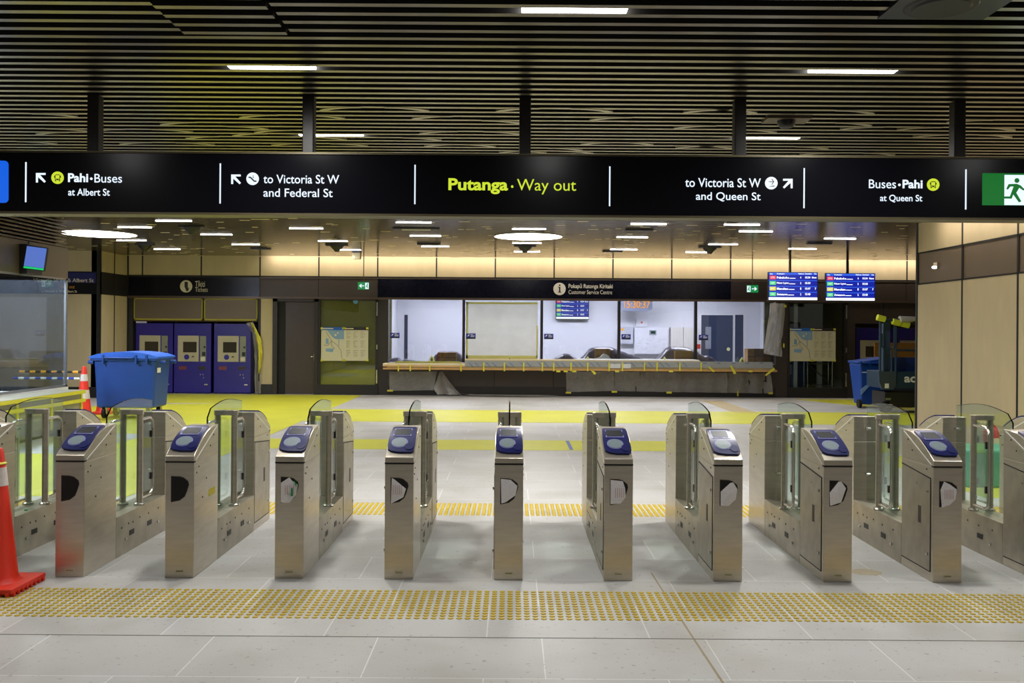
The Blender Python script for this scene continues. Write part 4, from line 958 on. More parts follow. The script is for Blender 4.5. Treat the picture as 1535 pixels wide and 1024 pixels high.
# counter window stickers
for i, (px, py) in enumerate(((585, 499), (699, 500), (815.5, 500.5), (931.5, 501), (1047.5, 502))):
    x_, z_ = P(px + 7, py + 8, BW)
    t = thing('window_sticker', (x_, BW + .03, z_), 'small blue sticker on the %s pane of the service window counted from the left' % ('first', 'second', 'third', 'fourth', 'fifth')[i], 'sticker')
    m = MB(); R(m, (px, py, px + 14, py + 6.2), BW + .03, .004); b_ = m.build('blue_field', mat('sticker_navy', (30, 48, 150), .5), t)
    m = MB(); R(m, (px, py + 6.2, px + 14, py + 8), BW + .03, .004); m.build('black_field', BLACK, t)
    m = MB(); POLY(m, [(px + 1.5, py + 4.5), (px + 3, py + 1.8), (px + 5, py + 1), (px + 4, py + 3.6)], BW + .027, .002); R(m, (px + 6.5, py + 1.3, px + 10, py + 2.1), BW + .027, .002); R(m, (px + 6.5, py + 2.9, px + 12.5, py + 3.6), BW + .027, .002); R(m, (px + 6.5, py + 4.4, px + 12, py + 5.1), BW + .027, .002)
    m.build('white_mark', WHITE, b_)
# covered heaps and boxes behind the glass
ZT = .845
c = MB(); c.box(RXL + .05, RXR - .05, BW + .2, BW + 1.4, .60, ZT); tag(c.build('desk', mat('desk_grey', (150, 150, 150), .5)), 'long desk running behind the service window', 'desk')
def heap(prof, Y, depth, label, seed):
    r = random.Random(seed); vs = []; n = len(prof); J = [(0, .0), (.12, .75), (.3, 1), (.7, .98), (.9, .7), (1, 0)]
    m = MB(); pr = []
    for (px, py) in prof:
        x_, z_ = P(px, py, Y); pr.append((x_, max(z_, ZT + .005)))
    fine = []
    for (a, b_) in zip(pr, pr[1:]):
        for k in range(3): fine.append((a[0] + (b_[0] - a[0]) * k / 3, a[1] + (b_[1] - a[1]) * k / 3))
    fine.append(pr[-1]); n = len(fine)
    for (f_, g) in J:
        for (x_, z_) in fine: vs.append((x_ + r.uniform(-.012, .012), Y + depth * f_ + r.uniform(-.02, .02), ZT + (z_ - ZT) * g + (r.uniform(-.012, .012) if g else 0)))
    fs = [(i * n + j, i * n + j + 1, (i + 1) * n + j + 1, (i + 1) * n + j) for i in range(len(J) - 1) for j in range(n - 1)]
    m.add(vs, fs); o = m.build('plastic_cover', TARP, smooth=50); return tag(o, label, 'plastic cover')
YH = BW + .45
heap([(640, 544), (650, 534), (656, 528), (670, 527), (684, 528), (692, 533), (698, 540)], YH, .7, 'dark plastic cover over boxes behind the first pane', 1)
heap([(582, 540), (588, 537), (597, 536), (600, 541), (608, 539), (616, 541), (624, 544)], YH, .5, 'low dark plastic heap at the left end behind the first pane', 2)
heap([(824, 541), (838, 534), (845, 530.5), (855, 531), (864, 537), (872, 540)], YH, .5, 'low peaked dark plastic heap behind the third pane', 3)
heap([(871, 540), (884, 525), (891, 521), (905, 521), (919, 521.5), (928, 526), (945, 531), (958, 535), (972, 541)], YH, .8, 'tallest dark plastic cover spread behind the third mullion', 4)
heap([(986, 541), (998, 527), (1006, 520), (1018, 520.5), (1034, 522), (1048, 528), (1058, 534), (1062, 541)], YH, .8, 'dark plastic cover over boxes behind the fourth mullion', 5)
heap([(1046, 541), (1052, 534), (1062, 533), (1070, 536), (1076, 542)], YH + .1, .5, 'small dark plastic heap in front of the blue room door', 6)
def boxes(rect, Y, label, d=.35, lines=1):
    x_, z_ = P((rect[0] + rect[2]) / 2, rect[3], Y); m = MB(); xa = P(rect[0], rect[1], Y)[0]; xb = P(rect[2], rect[1], Y)[0]; zt_ = P((rect[0] + rect[2]) / 2, rect[1], Y)[1]
    m.box(xa, xb, Y, Y + d, ZT, zt_)
    o = tag(m.build('cardboard_box', CARD, bevel=.004), label, 'box')
    m = MB(); m.box(xa - .002, xb + .002, Y - .003, Y, (ZT + zt_) / 2 - .015, (ZT + zt_) / 2 + .005); m.build('flap_seam', mat('card_dark', (96, 64, 34), .8), o)
boxes((657, 528.5, 684, 542), YH - .1, 'cardboard box showing from the plastic cover behind the first pane')
boxes((892, 523, 915, 542), YH - .1, 'cardboard box showing from the tallest plastic cover beside white paper')
boxes((1012, 526, 1038, 542), YH - .1, 'cardboard box showing from the plastic cover behind the fourth mullion')
boxes((1121, 523, 1131, 541), YH - .02, 'narrow pale cardboard box at the left of the stack near the hanging sheet')
boxes((1131.5, 523, 1155, 535.5), YH, 'brown cardboard box at the top of the stack near the hanging sheet') if False else None
m = MB(); xa = P(1131.5, 523, YH)[0]; xb = P(1155, 523, YH)[0]; m.box(xa, xb, YH, YH + .35, P(1143, 536, YH)[1], P(1143, 523, YH)[1]); tag(m.build('cardboard_box', mat('card_brown', (110, 72, 48), .8)), 'brown cardboard box on top of the stack near the hanging sheet', 'box')
m = MB(); m.box(xa, xb, YH, YH + .35, ZT, P(1143, 536.2, YH)[1]); tag(m.build('cardboard_box', CARD), 'flat cardboard box at the bottom of the stack near the hanging sheet', 'box')
m = sheet([(884, 538), (888, 541)], [(912, 536), (914, 541)], YH - .25, 8, 3, .05, 3)
r = random.Random(4); c = MB(); vs = []
prof = [(880, 541), (886, 537.5), (892, 539), (900, 535), (905, 530.5), (909, 531), (913, 534), (917, 540), (920, 541)]
pts = [P(a, b_, YH - .3) for a, b_ in prof]
c.prism([(a, max(b_, ZT)) for a, b_ in pts] , 'y', YH - .3, YH - .2); tag(c.build('crumpled_paper', mat('tissue_white', (232, 232, 236), .8, bump=.6, scale=20)), 'crumpled white paper in front of the tallest plastic cover', 'paper')
for (px, lbl) in ((647.5, 'behind the first pane'), (764, 'in front of the masking film'), (881, 'at the left of the crumpled paper'), (996, 'left of the fourth mullion'), (1112, 'at the right near the cardboard stack')):
    x_, _ = P(px, 540, YC + .35)
    t = thing('counter_device', (x_, YC + .35, ZT + .04), 'small tape wrapped counter device ' + lbl, 'counter device', 'wrapped counter devices')
    m = MB(); m.prism([(x_ - .07, ZT + .04), (x_ + .07, ZT + .04), (x_ + .055, ZT + .12), (x_, ZT + .20), (x_ - .055, ZT + .12)], 'y', YC + .3, YC + .36); m.build('wrapping', mat('wrap_yellow', (206, 210, 130), .5), t)
    m = MB(); m.prism([(x_ - .03, ZT + .05), (x_ + .03, ZT + .05), (x_ + .025, ZT + .1), (x_, ZT + .15), (x_ - .025, ZT + .1)], 'y', YC + .285, YC + .3); m.build('device_face', mat('device_grey', (80, 84, 90), .4), t)

# ---------------------------------------------------------------- bins, cones, lift
def big_bin():
    Y = 16.9; D = .78
    def g(px): return (px - CX) * Y / F
    xl, xr = g(143), g(229); zb_ = .20; xt0, xt1 = g(140.5), g(233)
    xc = (xl + xr) / 2
    t = thing('wheeled_bin', (xc, Y + D / 2, 0), 'big blue four wheeled rubbish bin with a lid behind the left gates', 'bin')
    m = MB()
    vs = [(xl, Y + .05, zb_), (xr, Y + .05, zb_), (xr, Y + D - .05, zb_), (xl, Y + D - .05, zb_), (xt0, Y, 1.13), (xt1, Y, 1.13), (xt1, Y + D, 1.13), (xt0, Y + D, 1.13)]
    m.add(vs, [(0, 3, 2, 1), (4, 5, 6, 7), (0, 1, 5, 4), (1, 2, 6, 5), (2, 3, 7, 6), (3, 0, 4, 7)]); m.build('body', BINBLUE, t, bevel=.04)
    m = MB(); m.box(xt0 - .05, xt1 + .05, Y - .04, Y + D + .04, 1.08, 1.15); m.build('rim', BINBLUE, t, bevel=.015)
    m = MB(); n = 8; prof = []
    for i in range(n + 1):
        a = i / n; prof.append((xt0 - .06 + a * (xt1 - xt0 + .12), 1.16 + .09 * math.sin(PI * a) ** .6 if 0 < a < 1 else 1.16))
    m.prism(prof + [(xt1 + .06, 1.13), (xt0 - .06, 1.13)], 'y', Y - .06, Y + D + .06); m.build('lid', BINLID, t, smooth=40)
    for px in (157, 206, 222):
        m = MB(); x_ = g(px); m.box(x_ - .02, x_ + .02, Y - .085, Y - .02, 1.03, 1.20); m.build('lid_hinge', BINBLUE, t, bevel=.008)
    m = MB(); m.tube([(g(160), Y - .09, 1.14), (g(204), Y - .09, 1.14)], .016, 8); m.build('grab_bar', BINBLUE, t)
    for x_ in (xt0 - .05, xt1 + .05):
        for dy in (.12, .64):
            m = MB(); s_ = 1 if x_ > xc else -1; m.tube([(x_, Y + dy, 1.05), (x_ + s_ * .1, Y + dy, 1.05)], .035, 12); m.build('trunnion', BINBLUE, t)
    for dx in (xl + .12, xr - .12):
        for dy in (.14, .64):
            m = MB(); m.tube([(dx - .025, Y + dy, .10), (dx + .025, Y + dy, .10)], .098, 20); w_ = m.build('wheel', RUBBER, t)
            m = MB(); m.prism([(Y + dy - .05, .20), (Y + dy + .05, .20), (Y + dy + .02, .08), (Y + dy - .02, .08)], 'x', dx + .03, dx + .04); m.prism([(Y + dy - .05, .20), (Y + dy + .05, .20), (Y + dy + .02, .08), (Y + dy - .02, .08)], 'x', dx - .04, dx - .03); m.build('castor_fork', STEEL, w_)
    m = MB(); m.box(xt1 - .004, xt1 + .003, Y + .1, Y + .26, .86, .95); m.build('white_label', WHITE, t)
    # shift label onto slanted side handled by small offset
    return t
big_bin()
def wheelie():
    Y = 20.4
    def g(px): return (px - CX) * Y / F
    x0, x1 = g(1290), g(1338)
    t = thing('wheelie_bin', ((x0 + x1) / 2, Y + .35, 0), 'smaller blue wheelie bin behind the right gates beside the scissor lift', 'bin')
    m = MB(); vs = [(x0 + .06, Y + .1, .08), (x1 - .06, Y + .1, .08), (x1 - .06, Y + .55, .08), (x0 + .06, Y + .55, .08), (x0, Y, 1.0), (x1, Y, 1.0), (x1, Y + .7, 1.0), (x0, Y + .7, 1.0)]
    m.add(vs, [(0, 3, 2, 1), (4, 5, 6, 7), (0, 1, 5, 4), (1, 2, 6, 5), (2, 3, 7, 6), (3, 0, 4, 7)]); m.build('body', BINBLUE, t, bevel=.03)
    m = MB(); m.prism([(x0 - .02, 1.0), (x1 + .03, 1.0), (x1 + .02, 1.10), (x1 - .1, 1.14), (x0 + .1, 1.06), (x0 - .02, 1.05)], 'y', Y - .03, Y + .72); m.build('lid', BINBLUE, t, bevel=.01)
    m = MB(); m.tube([(x0 - .08, Y - .05, 1.02), (x1 - .3, Y - .05, 1.02)], .022, 8)
    for x_ in (x0, x0 + .2): m.box(x_ - .02, x_ + .02, Y - .07, Y + .02, .97, 1.06)
    m.build('handle', BINBLUE, t)
    for x_ in (x0 + .02, x1 - .02):
        m = MB(); m.tube([(x_ - .03, Y + .1, .1), (x_ + .03, Y + .1, .1)], .098, 20); m.build('wheel', RUBBER, t)
    m = MB(); m.box(g(1293), g(1300), Y + .02, Y + .03, .80, .87); m.build('white_label', WHITE, t)
    m = MB(); m.prism([(g(1292), .42), (g(1304), .56), (g(1305), .5), (g(1293), .3)], 'y', Y + .04, Y + .06); m.build('pale_scuff', mat('scuff_blue', (120, 150, 190), .6), t)
wheelie()
def cone(x, y, h, b_, label, bar=False):
    t = thing('traffic_cone', (x, y, 0), label, 'traffic cone')
    m = MB(); m.box(x - b_, x + b_, y - b_, y + b_, .018, .05)
    for i in range(8):
        q = -b_ + .03 + i * (2 * b_ - .06) / 7
        m.box(x + q - .012, x + q + .012, y - b_ - .006, y - b_ + .02, 0, .03); m.box(x - b_ - .006, x - b_ + .02, y + q - .012, y + q + .012, 0, .03); m.box(x + b_ - .02, x + b_ + .006, y + q - .012, y + q + .012, 0, .03); m.box(x + q - .012, x + q + .012, y + b_ - .02, y + b_ + .006, 0, .03)
    m.build('base', ORANGE, t, bevel=.006)
    r0, r1 = h * .140, h * .036
    def rad(z): return r0 + (r1 - r0) * (z - .05) / (h - .05)
    m = MB(); m.lathe([(rad(.05) + .03, .045), (rad(.07) + .012, .06), (rad(.09), .09), (rad(h * .5), h * .5), (rad(h * .97), h * .97), (r1 * .8, h)], (x, y, 0), 36); m.build('cone_body', ORANGE, t, smooth=40)
    for a, c_ in (((.735, .865),) if not bar else ((.42, .58), (.74, .86))):
        m = MB(); m.lathe([(rad(h * a) + .003, h * a), (rad(h * c_) + .003, h * c_)], (x, y, 0), 36); m.build('reflective_collar', REFLW, t, smooth=40)
    if not bar:
        m = MB(); m.lathe([(rad(h * .89) + .002, h * .885), (rad(h * .89) + .01, h * .893), (rad(h * .9) + .002, h * .902)], (x, y, 0), 24); m.build('yellow_band', TAPE, t)
    return t
cone(-3.337, 5.92, .91, .21, 'large orange traffic cone at the left edge in front of the gates')
cone((126.5 - CX) * 16.3 / F, 16.3, 1.0, .2, 'orange traffic cone beside the big blue bin, the nearer one', True)
cone((135 - CX) * 17.3 / F, 17.9, 1.0, .18, 'orange traffic cone mostly hidden by the big blue bin, the farther one', True)
def barrier(x0, x1, Y, z, m1, m2, label):
    t = thing('cone_bar', ((x0 + x1) / 2, Y, z), label, 'barrier bar'); n = 12; A = MB(); B = MB()
    for i in range(n):
        a = x0 + (x1 - x0) * i / n; b_ = x0 + (x1 - x0) * (i + 1) / n; (A if i % 2 else B).tube([(a, Y, z), (b_, Y, z)], .022, 10)
    A.build('bar', m1, t); B.build('stripe', m2, t)
barrier((30 - CX) * 16.3 / F, (126 - CX) * 16.3 / F, 16.3, P(80, 557.5, 16.3)[1], BLACK, ORANGE2, 'black and orange striped bar running left from the cones')
barrier((22 - CX) * 16.3 / F, (122 - CX) * 16.3 / F, 16.26, P(75, 567, 16.3)[1], WHITE, BLUE2, 'white and blue striped bar running left from the nearer cone')

# scissor lift at the right
Y = 19.2
def g(px, Yq=Y): return (px - CX) * Yq / F
def gz(py, px=1345, Yq=Y): return P(px, py, Yq)[1]
t = thing('scissor_lift', (g(1318) + .9, Y + .4, 0), 'dark teal mobile scissor lift platform partly hidden by the right wall', 'platform lift')
xl_, xr_ = g(1318), g(1318) + 1.8
m = MB(); m.box(xl_ + .15, xr_, Y + .05, Y + .75, .12, gz(588)); m.build('chassis', mat('lift_black', (28, 26, 26), .5), t, bevel=.01)
m = MB()
for i in range(4): m.box(xl_ + .35, xr_ - .1, Y + .1, Y + .14, .25 + i * .09, .31 + i * .09)
m.build('scissor_arm', mat('lift_dark_grey', (44, 40, 38), .5), t)
m = MB(); m.box(xl_ + .05, xr_, Y, Y + .8, gz(582), gz(557)); m.build('platform', TEALD, t, bevel=.01)
m = MB(); m.prism([(g(1317), gz(557)), (g(1343), gz(557)), (g(1343), gz(577)), (g(1338), gz(584)), (g(1322), gz(584)), (g(1318), gz(573))], 'y', Y - .03, Y + .02); p_ = m.build('end_plate', mat('lift_slate', (54, 66, 78), .5), t)
m = MB(); m.box(g(1326), g(1332), Y - .035, Y - .03, gz(582), gz(575)); m.build('white_label', WHITE, p_)
m = MB()
for i in range(3): m.box(g(1330), g(1337), Y + .03, Y + .05, gz(600 + i * 6), gz(597 + i * 6))
m.build('step_slot', mat('slot_olive', (110, 112, 90), .5), t)
m = MB()
for px in (1319.5, 1343): m.tube([(g(px), Y, gz(557)), (g(px), Y, gz(479))], .028, 8)
m.tube([(g(1322), Y, gz(500)), (g(1322), Y - .0, gz(518)), (g(1325), Y, gz(523)), (g(1338), Y, gz(523)), (g(1341), Y, gz(518)), (g(1341), Y, gz(484))], .02, 8)
m.tube([(g(1319.5), Y, gz(484)), (g(1343), Y, gz(479))], .026, 8)
m.tube([(g(1325), Y, gz(557)), (g(1325), Y, gz(523))], .018, 8); m.tube([(g(1337), Y, gz(557)), (g(1337), Y, gz(523))], .018, 8)
m.tube([(g(1343), Y, gz(525)), (g(1395), Y, gz(525))], .022, 8); m.tube([(g(1343), Y, gz(479)), (g(1395), Y, gz(479))], .022, 8); m.tube([(g(1395), Y, gz(557)), (g(1395), Y, gz(479))], .022, 8)
m.build('guard_rail', TEALD, t)
m = MB(); m.box(g(1327), g(1338), Y + .1, Y + .25, gz(557), gz(478)); m.build('mast', mat('lift_mast', (60, 78, 100), .4, .2), t, bevel=.01)
m = MB(); m.box(g(1344), g(1392), Y + .2, Y + .24, gz(557), gz(536)); m.build('blue_panel', mat('lift_blue_panel', (14, 44, 110), .5), t)
m = MB(); add_text(m, 'ac', (1355.5, 564.5, 1373, 573.5), Y - .006, .03); m.build('lettering', WHITE, t)
for px in (1330, 1400):
    m = MB(); m.tube([(g(px), Y + .03, .13), (g(px), Y + .12, .13)], .13, 20); m.build('wheel', RUBBER, t)
for k, (a, b_) in enumerate(((1314, 476), (1337, 482), (1350, 485))):
    m = MB(); q = g(a); z_ = gz(b_)
    m.tube([(q, Y - .03, z_), (q + .16, Y - .03, z_ - .04)], .065, 12); o = m.build('foam_sleeve', mat('foam_yellow', (206, 212, 50), .7), t)
m = MB(); m.tube([(g(1348), Y - .02, gz(480)), (g(1362), Y - .02, gz(479)), (g(1378), Y - .02, gz(477))], [.09, .07, .03], 12); tag(m.build('white_wrap', mat('wrap_white', (196, 190, 180), .7)), 'rolled white wrapping lying across the lift rail', 'wrapping')
m = MB(); R(m, (1311, 514, 1400, 536), 22.6, .05); tag(m.build('cardboard_sheet', mat('card_golden', (150, 104, 44), .8)), 'brown cardboard sheet leaning behind the scissor lift', 'cardboard')
# move the sheet's foot to the bin tops: prop
m = MB(); m.box(g(1316, 22.6), g(1400, 22.6), 22.6, 23.1, 0, P(1350, 536.3, 22.6)[1] - .01); tag(m.build('blue_crate', mat('crate_blue', (20, 40, 100), .5)), 'dark blue crate behind the scissor lift carrying a cardboard sheet', 'crate')

# things at the foot of the right wall
t = thing('fire_extinguisher', (5.9, 11.2, 0), 'red fire extinguisher seen through the glass of the rightmost gates', 'fire extinguisher')
m = MB(); m.lathe([(.08, 0), (.09, .02), (.09, .48), (.07, .54), (.03, .58), (.025, .62)], (5.9, 11.2, 0), 20); m.build('cylinder', RED, t, smooth=40)
m = MB(); m.box(5.85, 5.95, 11.10, 11.11, .2, .42); m.build('label', mat('label_cream', (220, 210, 180), .6), t)
m = MB(); m.box(6.1, 6.5, 11.3, 11.6, 0, .46); tag(m.build('storage_box', mat('stand_tan', (196, 170, 120), .6)), 'tan box on the floor beside the red fire extinguisher', 'box')
m = MB(); m.box(5.0, 6.2, 10.0, 10.6, 0.0, .42); tag(m.build('storage_tub', TEAL, bevel=.03), 'teal storage tub on the floor behind the rightmost gates', 'tub')
mb = MB(); mb.prism([(4.9, 9.4), (6.6, 9.4), (6.6, 12.5), (4.9, 12.5)], 'z', 0, .003); tag(mb.build('floor_film', YMAT), 'yellow film patch on the floor by the right wall', 'floor covering')

# ---------------------------------------------------------------- ticket gates
GW = 0.0975; GY = 6.19; GL = 1.95
HOOD = [(0, .828), (.012, .838), (.06, .868), (.12, .902), (.19, .938), (.26, .966), (.33, .984), (.40, .993), (.505, .996)]
def hz_(y):
    for (a, b_), (c_, d) in zip(HOOD, HOOD[1:]):
        if a <= y <= c_: return b_ + (d - b_) * (y - a) / (c_ - a)
    return HOOD[-1][1]
class FM(MB):
    """mesh builder that can turn everything by half a turn about the gate centre"""
    def __init__(s, flip=False): super().__init__(); s.flip = flip
    def add(s, vs, fs, m=None):
        if s.flip: vs = [(-p[0], GL - p[1], p[2]) for p in vs]
        return super().add(vs, fs, m)
def face_grid(f, rows, lift, thick, m=None):
    """rows: (v, uL, uR); maps onto the hood slope"""
    vs = []; n = len(rows)
    for v, a, b_ in rows:
        y = .035 + .325 * v; z = hz_(y)
        k = 4
        for i in range(k + 1): vs.append((a + (b_ - a) * i / k, y - lift * .45, z + lift * .9))
    base = [(x, y + thick * .45, z - thick * .9) for x, y, z in vs]
    N_ = len(vs); fs = []
    for r_ in range(n - 1):
        for i in range(4): a = r_ * 5 + i; fs.append((a, a + 1, a + 6, a + 5))
    edge = [i for i in range(5)] + [r_ * 5 + 4 for r_ in range(1, n)] + [(n - 1) * 5 + i for i in range(3, -1, -1)] + [r_ * 5 for r_ in range(n - 2, 0, -1)]
    for a, b_ in zip(edge, edge[1:] + edge[:1]): fs.append((a, N_ + a, N_ + b_, b_))
    f.add(vs + base, fs, m)
def ell(cu, cv, ru, rv, n=10):
    out = []
    for i in range(n + 1):
        a = -PI / 2 + PI * i / n; w_ = max(.0015, ru * math.cos(a)); out.append((cv + rv * math.sin(a), cu - w_, cu + w_))
    return out
WIN = [(-.0557, .689), (.0, .687), (.026, .680), (.056, .656), (.061, .634), (.048, .590), (.034, .556), (.0, .530), (-.0557, .519)]
def cabinet(root, flip):
    def B(name, f, m, parent=root, **k): return f.build(name, m, parent, **k)
    f = FM(flip)
    f.box(-GW, GW, 0, .505, 0.0, .785); cab = B('cabinet', f, STEEL, bevel=.004)
    f = FM(flip); f.prism([(y, z) for y, z in HOOD] + [(.505, .785), (.01, .785), (.01, .793), (0, .793)], 'x', -GW, GW); hood = B('hood', f, STEEL, bevel=.003)
    # seam between hood cheek and side, both sides
    f = FM(flip)
    for s in (-1, 1):
        x = s * (GW + .0015)
        a, b_ = (.03, .80), (.47, .985); 
        f.prism([(a[0], a[1]), (a[0] + .008, a[1] - .004), (b_[0] + .008, b_[1] - .004), (b_[0] - .002, b_[1] + .002)], 'x', min(x, x - s * .002), max(x, x - s * .002))
    B('hood_seam', f, mat('seam_bright', (232, 230, 224), .3, .2), hood)
    f = FM(flip); f.box(-GW - .0005, GW + .0005, -.0006, .03, .784, .794); B('shadow_gap', f, JOINT, cab)
    # service door on the left side
    f = FM(flip); f.prism([(.045, .07), (.49, .07), (.49, .742), (.045, .70)], 'x', -GW - .003, -GW + .001); dr = B('service_door', f, STEEL_D, cab)
    f = FM(flip); f.prism([(.038, .708), (.038, .70), (.497, .742), (.497, .750)], 'x', -GW - .0035, -GW); f.box(-GW - .0035, -GW, .037, .043, .065, .70); f.box(-GW - .0035, -GW, .04, .495, .063, .069); B('door_gap', f, JOINT, cab)
    for z in (.61, .18):
        f = FM(flip); f.tube([(-GW - .001, .075, z), (-GW - .014, .075, z)], .010, 12); B('key_lock', f, STEEL_L, dr)
    f = FM(flip); f.box(-GW - .004, -GW - .0025, .18, .225, .37, .49, mat('vent_dark', (96, 90, 82), .6))
    for i in range(9): f.box(-GW - .005, -GW - .0035, .183, .222, .376 + i * .0127, .380 + i * .0127, JOINT)
    B('vent_grille', f, mat('vent_dark', (96, 90, 82), .6), dr)
    # bolt holes
    f = FM(flip)
    for s, L in ((1, [(.09, .745), (.05, .71), (.25, .64), (.17, .52), (.33, .86), (.40, .93)]), (-1, [(.40, .93), (.25, .64), (.33, .86), (.10, .76)])):
        for (y, z) in L: f.tube([(s * (GW + .0005), y, z), (s * (GW + .0032), y, z)], .006, 8)
    B('bolt', f, mat('bolt_dark', (40, 36, 32), .5, .5), cab)
    # card slot window and plate on the end face
    f = FM(flip); f.prism(WIN, 'y', -.003, .002); B('card_slot', f, DARKHOLE, cab)
    f = FM(flip); f.prism([(a * 1.06, (b_ - .604) * 1.06 + .604) for a, b_ in WIN], 'y', -.0012, .001); B('slot_rim', f, mat('slot_rim_dark', (88, 80, 70), .4, .6), cab)
    f = FM(flip); f.box(-.03, .034, -.002, .001, .035, .058); pl = B('name_plate', f, mat('plate_tan', (198, 190, 156), .5), cab)
    f = FM(flip)
    for i in range(6): f.box(-.020 + i * .008, -.015 + i * .008, -.0026, -.0019, .042, .051)
    B('plate_print', f, mat('plate_print_grey', (120, 112, 88), .6), pl)
    # reader
    f = FM(flip)
    rows = [(0.0, -.01, .074), (.03, -.062, .088), (.08, -.086, .0935), (.2, -.092, .0945), (.4, -.0925, .092), (.6, -.090, .0885), (.8, -.086, .0865), (.92, -.083, .085), (.97, -.079, .081), (1.0, -.066, .070)]
    face_grid(f, rows, .014, .018); rd = B('card_reader', f, NAVY, smooth=35)
    f = FM(flip); face_grid(f, [(.50, -.068, .058), (.86, -.066, .057)], .0155, .003); face_grid(f, ell(-.012, .275, .057, .160), .0155, .003); B('reader_trim', f, LILAC, rd)
    f = FM(flip); face_grid(f, [(.53, -.061, .051), (.835, -.059, .050)], .017, .003); B('reader_screen', f, SCREENG, rd)
    f = FM(flip); face_grid(f, ell(-.012, .275, .051, .142), .018, .003); B('touch_pad', f, PADG, rd)
    f = FM(flip); face_grid(f, ell(.058, .15, .030, .10), .018, .006); B('side_lobe', f, NAVY, rd, smooth=35)
    return cab
def gate():
    root = thing('ticket_gate', (0, 0, 0), 'x', 'ticket gate', 'row of stainless steel ticket gates')
    cabinet(root, False); cabinet(root, True)
    f = FM(); f.box(-GW, GW, .505, 1.445, 0, .285); f.box(-GW - .001, GW + .001, .505, 1.445, .285, .301); pl = f.build('plinth', STEEL_D, root)
    for flip in (False, True):
        f = FM(flip)
        for y, z in ((.60, .205), (.72, .215), (.80, .21), (.93, .22), (1.10, .215), (1.30, .22)): f.tube([(GW, y, z), (GW + .0025, y, z)], .007, 8)
        f.build('bolt', mat('bolt_dark', (40, 36, 32), .5, .5), pl)
        for y in (.78, 1.12):
            f = FM(flip); f.box(GW - .002, GW + .0025, y - .042, y + .042, .118, .156); f.build('sensor_slot', BLACK, pl)
        for y in (.66, 1.28):
            f = FM(flip); f.tube([(GW, y, .11), (GW + .012, y, .11)], .011, 12); f.build('key_lock', STEEL_L, pl)
    f = FM(); n = 12; top = []
    for i in range(n + 1):
        a = i / n; y = .555 + a * .85; top.append((y, 1.085 + .047 * math.sin(PI * min(1, a * 1.02)) + .012 * a - (.05 * max(0, .08 - a) / .08)))
    f.prism([(.555, .301)] + top + [(1.405, .301)], 'x', -.005, .005); gp = f.build('glass_screen', GLASS, root)
    f = FM()
    f.prism([(.553, .301), (.553, top[0][1]), (.557, top[0][1]), (.557, .301)], 'x', -.0052, .0052)
    for (a, b_) in zip(top, top[1:]): f.prism([(a[0], a[1] - .001), (b_[0], b_[1] - .001), (b_[0], b_[1] + .0015), (a[0], a[1] + .0015)], 'x', -.0052, .0052)
    f.build('glass_edge', GLASS_E, gp)
    for s in (-1, 1):
        f = FM(); f.tube([(s * .066, 1.0, .30), (s * .066, 1.0, 1.03)], .0235, 20); po = f.build('post', STEEL, root, smooth=40)
        f = FM(); f.lathe([(.042, .301), (.042, .312), (.028, .322)], (s * .066, 1.0, 0), 20); f.build('foot_ring', STEEL_L, po, smooth=40)
    f = FM(); f.prism([(-.093, .985), (-.093, 1.015), (-.07, 1.032), (.07, 1.032), (.093, 1.015), (.093, .985), (.07, .968), (-.07, .968)], 'z', 1.015, 1.055); f.build('post_cap', STEEL, root, bevel=.003)
    def leaf(s, d):
        x = s * .070
        y0 = 1.0 + d * .02; y1 = 1.0 + d * .245
        path = [(x, y0, .975), (x, y1 - d * .06, .975), (x, y1 - d * .018, .955), (x, y1, .915), (x, y1, .41), (x, y1 - d * .018, .37), (x, y1 - d * .06, .35), (x, y0, .35)]
        f = FM(); f.tube(path, .011, 10); fr = f.build('gate_leaf', STEEL_L, root, smooth=50)
        f = FM(); f.box(x - .004, x + .004, min(y0, y1 - d * .03), max(y0, y1 - d * .03), .39, .94); f.build('leaf_glass', GLASS, fr)
        for z in (.84, .50):
            f = FM(); f.box(x - .012, x + .012, y1 - d * .035 - .012, y1 - d * .035 + .012, z - .028, z + .028); f.build('glass_clamp', mat('clamp_dark', (44, 42, 40), .4, .6), fr, bevel=.003)
        return fr
    root['x1'] = 0
    lr = leaf(1, 1)
    for flip in (False, True):
        for z in (.90, .52):
            f = FM(flip); f.tube([(0.0, 1.445, z), (0.0, 1.40, z)], .008, 8); f.tube([(-.016, 1.39, z), (.016, 1.39, z)], .014, 12); f.build('standoff', STEEL_L, root)
    return root, leaf
del_key = 'x1'
G0, leaf_fn = gate()
lf_forward = leaf_fn(-1, -1)
if 'x1' in G0: del G0['x1']
glab = {-1: 'ticket gate just outside the left frame edge, only its far hood showing', 0: 'ticket gate cut off by the left frame edge behind the large orange cone', 1: 'ticket gate with empty dark card slot, nearest the large orange cone', 2: 'ticket gate with empty dark card slot and a yellow sticker on its side', 3: 'ticket gate with green marked paper stuffed in its card slot', 4: 'ticket gate with folded pinkish paper in its slot, just left of the central gate', 5: 'central ticket gate seen straight on below the words Way out', 6: 'ticket gate with printed paper filling its slot, just right of the central gate', 7: 'ticket gate with pale folded paper in its slot, second right of the central gate', 8: 'ticket gate with tilted white paper in its slot beside a brown floor stain', 9: 'ticket gate with reddish printed paper, rightmost gate whose front face shows', 10: 'ticket gate cut off by the right frame edge', 11: 'ticket gate outside the right frame edge, only its far hood showing'}
gx = lambda n: -.014 + .746 * (n - 5)
gates = {}
for n in range(-1, 12):
    g_ = G0 if n == -1 else copy_tree(G0)
    g_.location = (gx(n), GY, 0); g_['label'] = glab[n]; gates[n] = g_
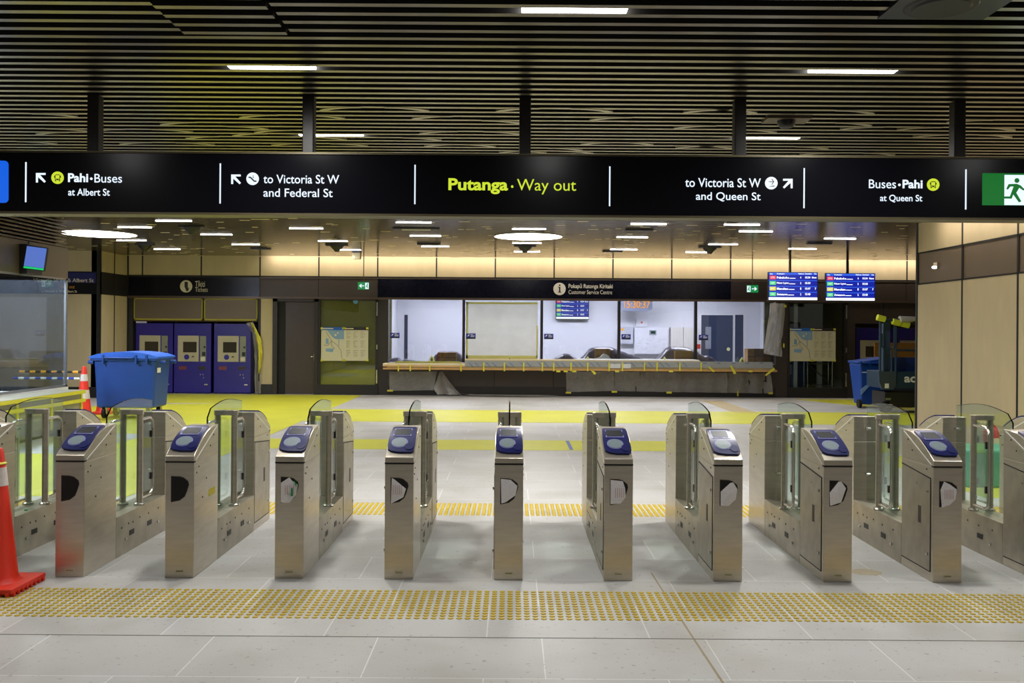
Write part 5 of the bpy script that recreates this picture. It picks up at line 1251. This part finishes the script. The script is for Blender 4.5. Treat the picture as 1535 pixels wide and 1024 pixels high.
# papers stuffed into the slots
papers = {3: ([(-.057, .652), (.0, .69), (.018, .668), (.058, .64), (.045, .57), (.0, .517), (-.057, .519)], 'crumpled paper with green marks in the slot of the third full gate from the left'),
          4: ([(-.050, .690), (-.035, .683), (.047, .617), (.03, .560), (-.055, .515)], 'folded pinkish paper in the slot left of the central gate'),
          5: ([(-.055, .689), (.012, .683), (.058, .641), (.045, .578), (-.02, .531), (-.05, .522)], 'grey paper with a red mark in the slot of the central gate'),
          6: ([(-.055, .687), (.028, .679), (.044, .63), (.048, .57), (.015, .527), (-.055, .522)], 'printed paper in the slot of the gate right of the central gate'),
          7: ([(-.053, .612), (.012, .672), (.032, .676), (.06, .630), (.05, .56), (.0, .515), (-.053, .518)], 'pale folded paper in the slot of the second gate right of the central gate'),
          8: ([(-.058, .610), (.0, .685), (.02, .687), (.052, .640), (.02, .545), (-.055, .520)], 'tilted white paper in the card slot beside the brown floor stain'),
          9: ([(-.052, .633), (-.028, .690), (.012, .672), (.06, .637), (.05, .57), (.012, .532), (-.042, .515)], 'reddish printed paper in the slot of the rightmost gate with a visible front')}
PINK = mat('print_pink', (190, 150, 154), .8); GRM = mat('print_green', (30, 150, 90), .7)
for n, (pl, lb) in papers.items():
    x = gx(n); r = random.Random(n)
    m = MB(); pts = [(x + a, b_) for a, b_ in pl]; k = len(pts); cx_ = sum(p[0] for p in pts) / k; cz_ = sum(p[1] for p in pts) / k
    vs = [(p[0], GY - .0045, p[1]) for p in pts] + [(cx_ + r.uniform(-.01, .01), GY - .010, cz_)] + [(p[0], GY - .0034, p[1]) for p in pts]
    fs = [(i, (i + 1) % k, k) for i in range(k)] + [(i, k + 1 + i, k + 1 + (i + 1) % k, (i + 1) % k) for i in range(k)] + [tuple(range(k + 1, 2 * k + 1))]
    m.add(vs, fs); o = tag(m.build('paper_sheet', PAPER), lb, 'paper')
    if n in (3, 4, 6, 9):
        m = MB()
        for i in range(5): xx = cx_ - .028 + i * .014; m.box(xx, xx + .003, GY - .0108, GY - .0100, cz_ - .035, cz_ + .03)
        m.build('paper_print', PINK, o)
    if n == 3:
        m = MB(); m.box(cx_ + .012, cx_ + .026, GY - .0112, GY - .0104, cz_ - .045, cz_ + .01); m.prism([(cx_ + .03, cz_ + .06), (cx_ + .05, cz_ + .04), (cx_ + .048, cz_ + .015)], 'y', GY - .0112, GY - .005); m.build('green_mark', GRM, o)
m = MB(); m.box(gx(2) + GW + .0005, gx(2) + GW + .0012, GY + .30, GY + .44, .50, .55); tag(m.build('yellow_sticker', mat('sticker_yellow', (196, 180, 40), .6)), 'yellow sticker on the side of the second full gate from the left', 'sticker')
m = MB(); m.lathe([(.022, 0), (.028, .07)], (gx(10) + .04, GY + .62, .301), 20); tag(m.build('paper_cup', WHITE, smooth=40), 'small white cup on the plinth of the gate at the right frame edge', 'cup')
for n, dy in ((0, 1.15),):
    m = MB(); m.lathe([(.012, 0), (.012, .008)], (gx(0) + .05, GY + .75, .301), 12); tag(m.build('green_cap', GRM), 'tiny green cap on the plinth of the leftmost cut off gate', 'cap')
